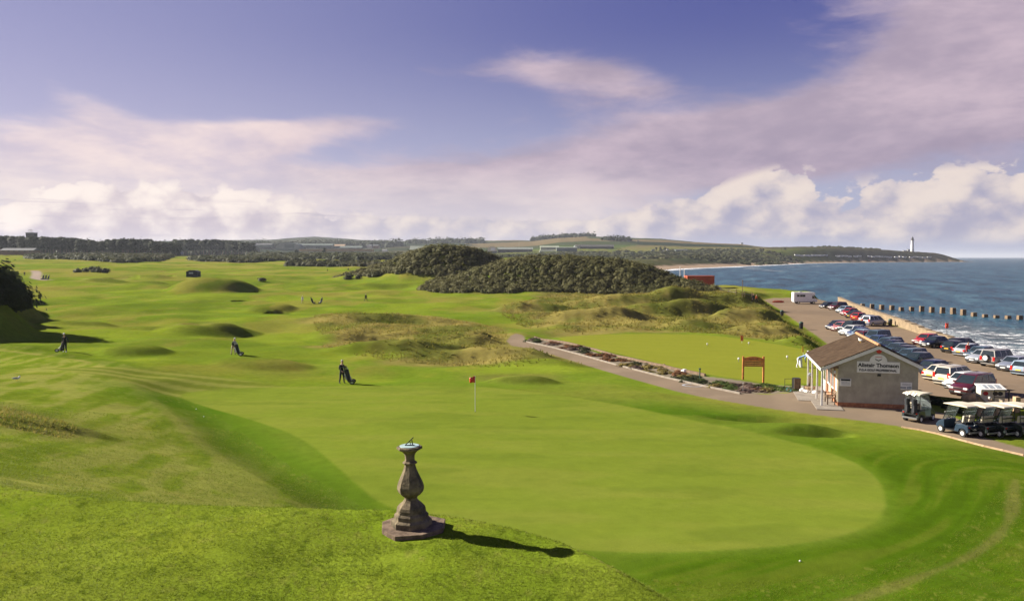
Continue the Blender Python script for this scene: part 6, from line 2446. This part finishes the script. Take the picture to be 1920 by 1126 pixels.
    b = MB(); b.box((xf - 0.03, 0, gc + 0.16), (0.10, Wd * 0.80, 0.16)); b.build('front_bumper', M['black'], t)
    b = MB(); b.box((xr + 0.04, 0, gc + 0.20), (0.12, Wd * 0.84, 0.16)); b.build('rear_bumper', M['black'], t)
    b = MB(); b.box((xf + 0.006, 0, nose - 0.13), (0.03, hw * 0.8, 0.10)); b.build('grille', M['black'], t)
    b = MB(); b.box((xf + 0.025, 0, gc + 0.20), (0.02, 0.50, 0.11)); b.build('number_plate', M['white_paint'], t)
    b = MB(); b.box((xr - 0.010, 0, trunk - 0.36), (0.02, 0.50, 0.11)); b.build('number_plate', M['plate_yellow'], t)
    if kind == 'off_roader':
        b = MB(); b.tube((xr - 0.18, 0.1, 0.98), (xr - 0.005, 0.1, 0.98), 0.36, n=18); sw = b.build('spare_wheel', M['rubber'], t)
        b = MB(); b.tube((xr - 0.20, 0.1, 0.98), (xr - 0.1, 0.1, 0.98), 0.26, 0.30, 14); b.build('cover', M['cloth_white'], sw)
    if kind in ('estate', 'people_carrier', 'off_roader'):
        for sg in (-1, 1):
            b = MB(); b.tube((tx0 + 0.15, sg * tw * 0.80, Hh + 0.03), (tx1 - 0.15, sg * tw * 0.80, Hh + 0.03), 0.02, n=6); b.build('roof_rail', M['black'], t)
    return t


CARS = {k: make_car(k) for k in CAR}
CAR_USED = set()
navy, black, silver, red, maroon, white, cream, blue, ice = (0.012, 0.016, 0.04), (0.010, 0.010, 0.012), (0.36, 0.38, 0.41), (0.42, 0.02, 0.015), (0.11, 0.012, 0.014), (0.72, 0.72, 0.70), (0.62, 0.55, 0.43), (0.045, 0.075, 0.16), (0.30, 0.38, 0.46)
dgreen, teal_c, pink = (0.012, 0.025, 0.022), (0.06, 0.10, 0.13), (0.48, 0.16, 0.14)
# px of the car's middle, its distance, kind, paint, nose left (L) or right (R), label
PARK = [
    (1552, 181, 'hatchback', black, 'L', 'black hatchback at the far end of the row along the sea wall'),
    (1572, 175, 'people_carrier', maroon, 'L', 'dark maroon tall car second from the far end along the sea wall'),
    (1585, 166, 'hatchback', ice, 'L', 'pale blue small car between the maroon car and a red car by the sea wall'),
    (1594, 158.5, 'hatchback', red, 'L', 'bright red hatchback just before the black saloon by the sea wall'),
    (1606, 151.5, 'saloon', black, 'R', 'black saloon between the two red cars by the sea wall'),
    (1615, 146, 'hatchback', red, 'R', 'red hatchback directly behind the grey saloon by the sea wall'),
    (1632, 140.5, 'saloon', silver, 'R', 'grey silver saloon half hidden by the silver people carrier'),
    (1641, 134.5, 'people_carrier', (0.30, 0.32, 0.40), 'R', 'silver blue people carrier nearest the start of the bare sea wall'),
    (1571, 127.5, 'hatchback', navy, 'L', 'navy small car at the far end of the middle row'),
    (1580, 124.8, 'hatchback', pink, 'L', 'faded red small car second in the middle row'),
    (1599, 121.6, 'off_roader', dgreen, 'L', 'very dark green off roader third in the middle row'),
    (1600, 118.2, 'estate', white, 'L', 'white car with a shining bonnet in the middle row'),
    (1614, 115.2, 'saloon', blue, 'L', 'mid blue saloon just after the white car in the middle row'),
    (1618, 112.2, 'saloon', ice, 'L', 'light silver blue car at the ridge end of the shop roof'),
    (1631, 109.2, 'estate', maroon, 'R', 'maroon car peeping over the shop roof ridge'),
    (1645, 106.2, 'off_roader', teal_c, 'L', 'grey blue tall car rising behind the shop roof'),
    (1648, 103.2, 'hatchback', blue, 'L', 'blue hatchback behind the shop roof after the tall car'),
    (1668, 100.2, 'estate', teal_c, 'L', 'long slate blue estate behind the shop roof'),
    (1673, 97.2, 'hatchback', navy, 'L', 'dark blue hatchback behind the right slope of the shop roof'),
    (1686, 94.2, 'saloon', (0.05, 0.08, 0.10), 'L', 'dark slate saloon behind the right slope of the shop roof'),
    (1698, 91.0, 'hatchback', black, 'L', 'black hatchback third from the shop gable end of the middle row'),
    (1710, 88.0, 'estate', teal_c, 'L', 'slate blue estate second from the near end of the middle row'),
    (1723, 84.6, 'hatchback', dgreen, 'L', 'dark green hatchback at the near end of the middle row'),
    (1762, 78.6, 'hatchback', navy, 'R', 'navy hatchback showing its tail and yellow plate beyond the shop'),
    (1775, 75.2, 'saloon', cream, 'R', 'cream saloon mostly hidden behind the cream people carrier'),
    (1797, 72.4, 'people_carrier', cream, 'R', 'cream people carrier showing its tail with yellow plate'),
    (1813, 69.8, 'hatchback', white, 'L', 'white hatchback squeezed between the cream and maroon people carriers'),
    (1830, 67.0, 'people_carrier', (0.085, 0.010, 0.014), 'L', 'dark maroon people carrier nearest the information board'),
    (1740, 105.4, 'hatchback', red, 'L', 'red hatchback at the far end of the right hand row'),
    (1757, 102.4, 'saloon', black, 'L', 'black saloon beside the red hatchback in the right hand row'),
    (1809, 99.8, 'estate', black, 'R', 'black estate behind the black hatchback in the right hand row'),
    (1795, 96.8, 'hatchback', black, 'R', 'black hatchback with red tail lights beside the silver saloon'),
    (1822, 93.8, 'saloon', silver, 'R', 'silver saloon showing its tail beside the person in red'),
    (1842, 90.2, 'hatchback', teal_c, 'L', 'dark grey blue hatchback between the silver saloon and the shining silver car'),
    (1850, 87.4, 'saloon', silver, 'L', 'shining silver saloon with its front beside the off roader'),
    (1880, 84.4, 'off_roader', (0.33, 0.31, 0.28), 'R', 'silver off roader carrying a spare wheel on its tail'),
    (1908, 81.4, 'saloon', (0.22, 0.24, 0.29), 'L', 'grey saloon with its front just right of the off roader'),
    (1938, 78.4, 'estate', ice, 'R', 'pale blue car cut off at the right edge of the car park'),
]
for i, (px, y, kind, colr, nose, lab) in enumerate(PARK):
    if kind not in CAR_USED:
        o = CARS[kind]; CAR_USED.add(kind)
    else:
        o = copy_tree(CARS[kind])
    for ch in o.children:
        ch.color = (*colr, 1)
    x = (px - 960) / FPX * y
    o.location = (x, y, hz(x, y))
    jit = random.uniform(-2.5, 2.5)
    base = 30.0
    o.rotation_euler = (0, 0, R((180 if nose == 'L' else 0) + base + jit))
    tag(o, lab, 'car', 'cars parked in the shore car park')


def motorhome():
    y = 198.0
    x = (1508 - 960) / FPX * y
    t = empty('motorhome', (x, y, hz(x, y)), R(-3))
    tag(t, 'white motorhome parked at the far end of the car park', 'motorhome')
    b = MB(); b.box((-0.55, 0, 1.72), (4.4, 2.1, 2.25)); b.build('body', M['white_paint'], t, bevel=0.12)
    b = MB(); b.prism([(1.60, 2.1), (2.5, 2.2), (2.35, 2.8), (1.60, 2.84)], 'y', -1.0, 1.0); b.build('overcab', M['white_paint'], t, bevel=0.06)
    b = MB(); b.prism([(1.60, 0.5), (3.0, 0.5), (3.0, 1.05), (2.5, 1.25), (2.05, 2.1), (1.60, 2.1)], 'y', -0.95, 0.95); b.build('cab', M['white_paint'], t, bevel=0.06)
    for sg in (-1, 1):
        b = MB(); b.prism([(1.72, 1.3), (2.38, 1.3), (2.02, 1.98), (1.72, 1.98)], 'y', min(sg * 0.94, sg * 0.97), max(sg * 0.94, sg * 0.97)); b.build('cab_window', M['dark_glass'], t)
        for xx in (-1.7, -0.95, -0.3):
            b = MB(); b.box((xx, sg * 1.06, 2.02), (0.62, 0.05, 0.52)); b.build('window', M['dark_glass'], t)
        for xx in (-1.6, 2.1):
            w = MB(); w.tube((xx, sg * 0.78, 0.36), (xx, sg * 1.02, 0.36), 0.36, n=16); wo = w.build('wheel', M['rubber'], t)
            w = MB(); w.tube((xx, sg * 0.9, 0.36), (xx, sg * 1.03, 0.36), 0.2, n=12); w.build('rim', M['chrome'], wo)
    b = MB(); b.prism([(2.53, 1.28), (2.56, 1.28), (2.11, 2.08), (2.08, 2.08)], 'y', -0.8, 0.8); b.build('windscreen', M['dark_glass'], t)
    b = MB(); b.box((-0.8, 0.2, 2.92), (0.7, 0.5, 0.16)); b.build('roof_vent', M['cloth_grey'], t)
    b = MB(); b.box((-0.5, 0, 0.50), (4.2, 2.0, 0.22)); b.build('skirt', M['cloth_grey'], t)


motorhome()
y = 92.5
x = (1810 - 960) / FPX * y
person(0, 0, 'person in a red jacket standing behind the silver saloon', 'cloth_red', 'cloth_black', hair='hair_dark', face=190, loc=Vector((x, y - 0.9, hz(x, y))))


# ------------------------------------------------------------------ lighthouse and what stands far off
def lighthouse():
    y = 2235.0
    s = y / FPX
    x = (1709 - 960) * s
    z = CAM_Z + (HORIZON - 472.5) * s
    t = empty('lighthouse', (x, y, z))
    tag(t, 'tall white lighthouse with a dark lantern on the headland', 'lighthouse')
    b = MB(); b.lathe([(5.4, -6), (5.3, 0), (4.6, 8), (4.0, 20), (3.6, 31), (4.3, 32), (4.3, 33)], 20); b.build('tower', M['white_paint'], t, smooth_=True)
    b = MB(); b.lathe([(4.7, 33), (4.7, 33.6), (4.6, 34.6), (4.5, 34.6), (4.5, 33.8)], 20); b.build('gallery', M['black'], t)
    b = MB(); b.lathe([(2.7, 33.6), (2.8, 37.5)], 12); b.build('lantern', M['hair_dark'], t)
    b = MB(); b.lathe([(3.2, 37.5), (2.6, 39.6), (0.7, 41.6), (0.4, 43.0), (0.05, 43.8)], 16); b.build('dome', M['black'], t)
    for k in range(3):
        b = MB(); b.box((0.4, -(5.0 - 0.05 * (8 + k * 8)) + 0.25, 8 + k * 8), (1.1, 0.5, 1.8)); b.build('window', M['dark_glass'], t)
    for px, w, h, lab in ((1696, 12, 5.0, 'white keeper cottage left of the lighthouse'), (1702, 7, 8.0, 'tall white keeper house against the lighthouse')):
        simple_house('keeper_cottage', px, 2225, w / s if False else w * FPX / 2225, h * FPX / 2225, lab, 'house', M['white_paint'], M['grey_roof'], depth=8, base_py=472.5, roof_h=0.3, group='white houses beside the lighthouse', wins=3)


lighthouse()
rs = np.random.default_rng(33)
cav = None
for i, px in enumerate([1494, 1503, 1512, 1519, 1526, 1534, 1541, 1548, 1570, 1577, 1585, 1592, 1604, 1611, 1630, 1637, 1645, 1652, 1660, 1668, 1680, 1688, 1696, 1708, 1716, 1724, 1733, 1742]):
    py = 479.0 + (px - 1490) * 0.016 + rs.uniform(-1.0, 0.6)
    p = hit(px, py + 1.0)
    if cav is None:
        t = empty('caravan', p)
        b = MB(); b.box((0, 0, 1.9), (10.0, 3.4, 3.2)); b.build('body', M['white_paint'], t, bevel=0.3)
        b = MB(); b.box((0, -1.72, 2.2), (6.4, 0.05, 0.9)); b.build('window', M['dark_glass'], t)
        b = MB(); b.box((0, 0, 0.15), (8.4, 2.8, 0.6)); b.build('chassis', M['black'], t)
        cav = t
    else:
        t = copy_tree(cav)
    t.location = p
    t.rotation_euler = (0, 0, rs.uniform(-0.5, 0.5))
    lab = 'white caravan in the row below the lighthouse' if px > 1600 else 'white caravan in the row left of the lighthouse headland'
    tag(t, lab, 'caravan', 'caravans below the lighthouse' if px > 1600 else 'caravans left of the headland')

# houses on the far hill and at the bay
for px, py, w, h, y, lab in ((1244, 471, 5, 2.6, 1755, 'white cottage in front of the dark tree clump'), (1251, 469, 4, 3.4, 1752, 'white gabled cottage right of the dark tree clump'), (1276, 462, 12, 4.5, 2300, 'pale farm steading left on the far hill'),
                             (1288, 462, 6, 4.5, 2310, 'white farmhouse in the middle of the far hill'), (1262, 463, 6, 4, 2300, 'grey cottage at the left of the farm steading'), (1245, 451, 6, 3, 2780, 'white farm on the skyline of the far hill'),
                             (1178, 455, 5, 4, 2260, 'stone house right of the small hill wood'), (1160, 456, 5, 3.5, 2270, 'stone house below the small hill wood'), (1196, 454, 4, 3.5, 2270, 'lone stone house on the hill right of the wood'), (1224, 470, 6, 3, 1760, 'low dark barn left of the tree clump'),
                             (1390, 458, 4, 3, 2560, 'white house at the top of the coastal hill'), (1444, 468.5, 5, 3, 2200, 'pale roofed house on the low coast left of the headland'), (1318, 462.5, 5, 3, 2310, 'cottage among bushes right of the farm')):
    simple_house('farm_house', px, y, w, h, lab, 'house', M['white_paint'] if 'white' in lab or 'pale' in lab else M['rubble'] if 'stone' in lab else M['slate_green'], M['grey_roof'], base_py=py, roof_h=0.42, group='houses far across the bay', wins=2)
simple_house('farm_shed', 1276, 1745, 22, 4, 'long blue grey shed beside the cottage clump', 'shed', M['slate_green'], M['grey_roof'], base_py=471, roof_h=0.4)
# airfield: shelters, sheds, pale wall
def shelter(px, y, wpx, hpx, base, lab, face, doorm, length=60, rz=0.0):
    s = y / FPX
    w, h = wpx * s, hpx * s
    t = empty('aircraft_shelter', ((px - 960) * s, y, CAM_Z + (HORIZON - base) * s), rz)
    tag(t, lab, 'aircraft shelter', 'arched shelters of the airfield')
    arc = [(w / 2 * math.cos(math.pi * i / 12), h * math.sin(math.pi * i / 12) ** 0.8) for i in range(13)]
    b = MB(); b.prism(arc + [(-w / 2, -4), (w / 2, -4)], 'y', 0, length); b.build('vault', M['slate_green'], t)
    b = MB(); b.prism([(q[0] * 1.02, q[1] * 1.03) for q in arc], 'y', -0.6, -0.02); f = b.build('end_wall', face, t)
    b = MB(); b.box((0.06 * w, -0.9, h * 0.42), (w * 0.40, 0.4, h * 0.52)); b.build('door', doorm, f)


shelter(541, 1900, 46, 12, 466.5, 'large grey green shelter with a dark square door', M['hangar_grey'], M['slate_green'], 40)
shelter(923, 1800, 18, 9, 471, 'cream fronted arched shelter left of the long dark roof', M['cream'], M['white_paint'], 50)
shelter(1083, 1900, 13, 8, 466.5, 'cream fronted arched shelter at the left end of the long dark hangar', M['cream'], M['pale_green'], 40)
for px, y, w, h, base, lab, wl, rf, rh in (
    (966, 1830, 64, 8, 471.5, 'long dark roofed shed right of the cream fronted shelter', 'hangar_dark', 'hangar_grey', 0.5),
    (1062, 1780, 38, 10, 473, 'tall grey green block shed in the middle of the airfield', 'slate_green', 'hangar_grey', 0.12),
    (1026, 1775, 30, 4, 473, 'low pale green shed left of the tall block shed', 'pale_green', 'pale_green', 0.2),
    (1030, 1880, 34, 8, 469, 'pale roofed shed behind the low pale green shed', 'pale_green', 'pale_green', 0.3),
    (1118, 1905, 62, 8, 466.5, 'long dark hangar right of the cream arch', 'hangar_dark', 'hangar_dark', 0.5),
    (490, 1950, 44, 5, 461.5, 'blue grey shed at the left of the airfield', 'slate_green', 'grey_roof', 0.5),
    (590, 2050, 70, 5, 462, 'long grey shed behind the dark door shelter', 'hangar_grey', 'slate_green', 0.5),
    (632, 1700, 136, 2.4, 469.5, 'long pale wall crossing the airfield', 'rubble', 'rubble', 0.1),
    (636, 2080, 24, 6, 464, 'shed with a pinkish gable behind the pale wall', 'hangar_grey', 'rubble', 0.5),
    (660, 2020, 40, 6, 467, 'green roofed mound shed behind the pale wall', 'hangar_dark', 'slate_green', 0.6),
    (694, 2100, 9, 6, 464.5, 'pale house left of centre in the airfield', 'cream', 'grey_roof', 0.4),
    (706, 2120, 10, 6, 464.5, 'stone house beside the pale airfield house', 'rubble', 'grey_roof', 0.4),
    (722, 1750, 8, 2.4, 470, 'white van like hut on the airfield edge', 'white_paint', 'white_paint', 0.2),
    (801, 1900, 60, 9, 470, 'broad pale green vaulted shed peeping over the scrub hump', 'pale_green', 'pale_green', 0.75),
):
    simple_house('airfield_shed', px, y, w, h, lab, 'shed', M[wl], M[rf], base_py=base, roof_h=rh, depth=22, group='sheds of the airfield')
# masts
for px, lab in ((612, 'thin mast left in the airfield'), (668, 'thin mast right in the airfield'), (973, 'thin mast far behind the long shed')):
    y = 2000
    b = MB(); b.tube((0, 0, -4), (0, 0, 19), 0.28, 0.12, 6); b.box((0, 0, 19), (1.6, 0.4, 0.4))
    o = b.build('mast', M['steel'], None); o.location = ((px - 960) / FPX * y, y, CAM_Z + (HORIZON - 466) * y / FPX)
    tag(o, lab, 'mast', 'masts of the airfield')
# tower over the pine wood, bungalow under it
y = 1035.0
s = y / FPX
t = empty('water_tower', ((62 - 960) * s, y, hz((62 - 960) * s, y)))
tag(t, 'dark square tower rising over the pine wood at the left', 'tower')
zt = CAM_Z + (HORIZON - 437) * s - t.location.z
b = MB(); b.box((0, 0, zt / 2), (15 * s, 15 * s * 0.8, zt)); b.build('wall', M['hangar_dark'], t)
b = MB(); b.box((0, 0, zt + 0.3), (16 * s, 16 * s * 0.8, 0.6)); b.build('parapet', M['hangar_grey'], t)
b = MB()
for k in range(4):
    b.tube((-3.5 + (k % 2) * 3.5, -1 + (k // 2) * 3, zt), (-2.8 + (k % 2) * 2.2, 0, zt + 5), 0.14, n=5)
b.box((-1.7, 0, zt + 4), (4.2, 3, 0.4)); b.box((-1.7, 0, zt + 2), (4.6, 3, 0.3))
b.build('antenna_frame', M['white_paint'], t)
simple_house('bungalow', 40, 800, 60, 8, 'long low grey roofed bungalow in front of the pine wood', 'house', M['old_timber'], M['grey_roof'], depth=12, base_py=473, roof_h=0.55, wins=6)
simple_house('bungalow', 336, 1150, 14, 4, 'pale blue roofed house between the two pine woods', 'house', M['cloth_grey'], M['ice_roof'] if 'ice_roof' in M else M['grey_roof'], depth=8, base_py=474, roof_h=0.5, wins=2)


# ------------------------------------------------------------------ the sea air
def haze():
    b = MB()
    b.box((0, 6000, 72.5), (100000, 100000, 155.0))
    m = bpy.data.materials.new('sea_air')
    m.use_nodes = True
    t = m.node_tree
    t.nodes.clear()
    v = t.nodes.new('ShaderNodeVolumePrincipled')
    v.inputs['Color'].default_value = (0.80, 0.86, 0.97, 1)
    v.inputs['Density'].default_value = 0.000055
    v.inputs['Anisotropy'].default_value = 0.2
    o = t.nodes.new('ShaderNodeOutputMaterial')
    t.links.new(v.outputs[0], o.inputs['Volume'])
    ob = b.build('haze', m, None)
    tag(ob, kind='stuff')


haze()
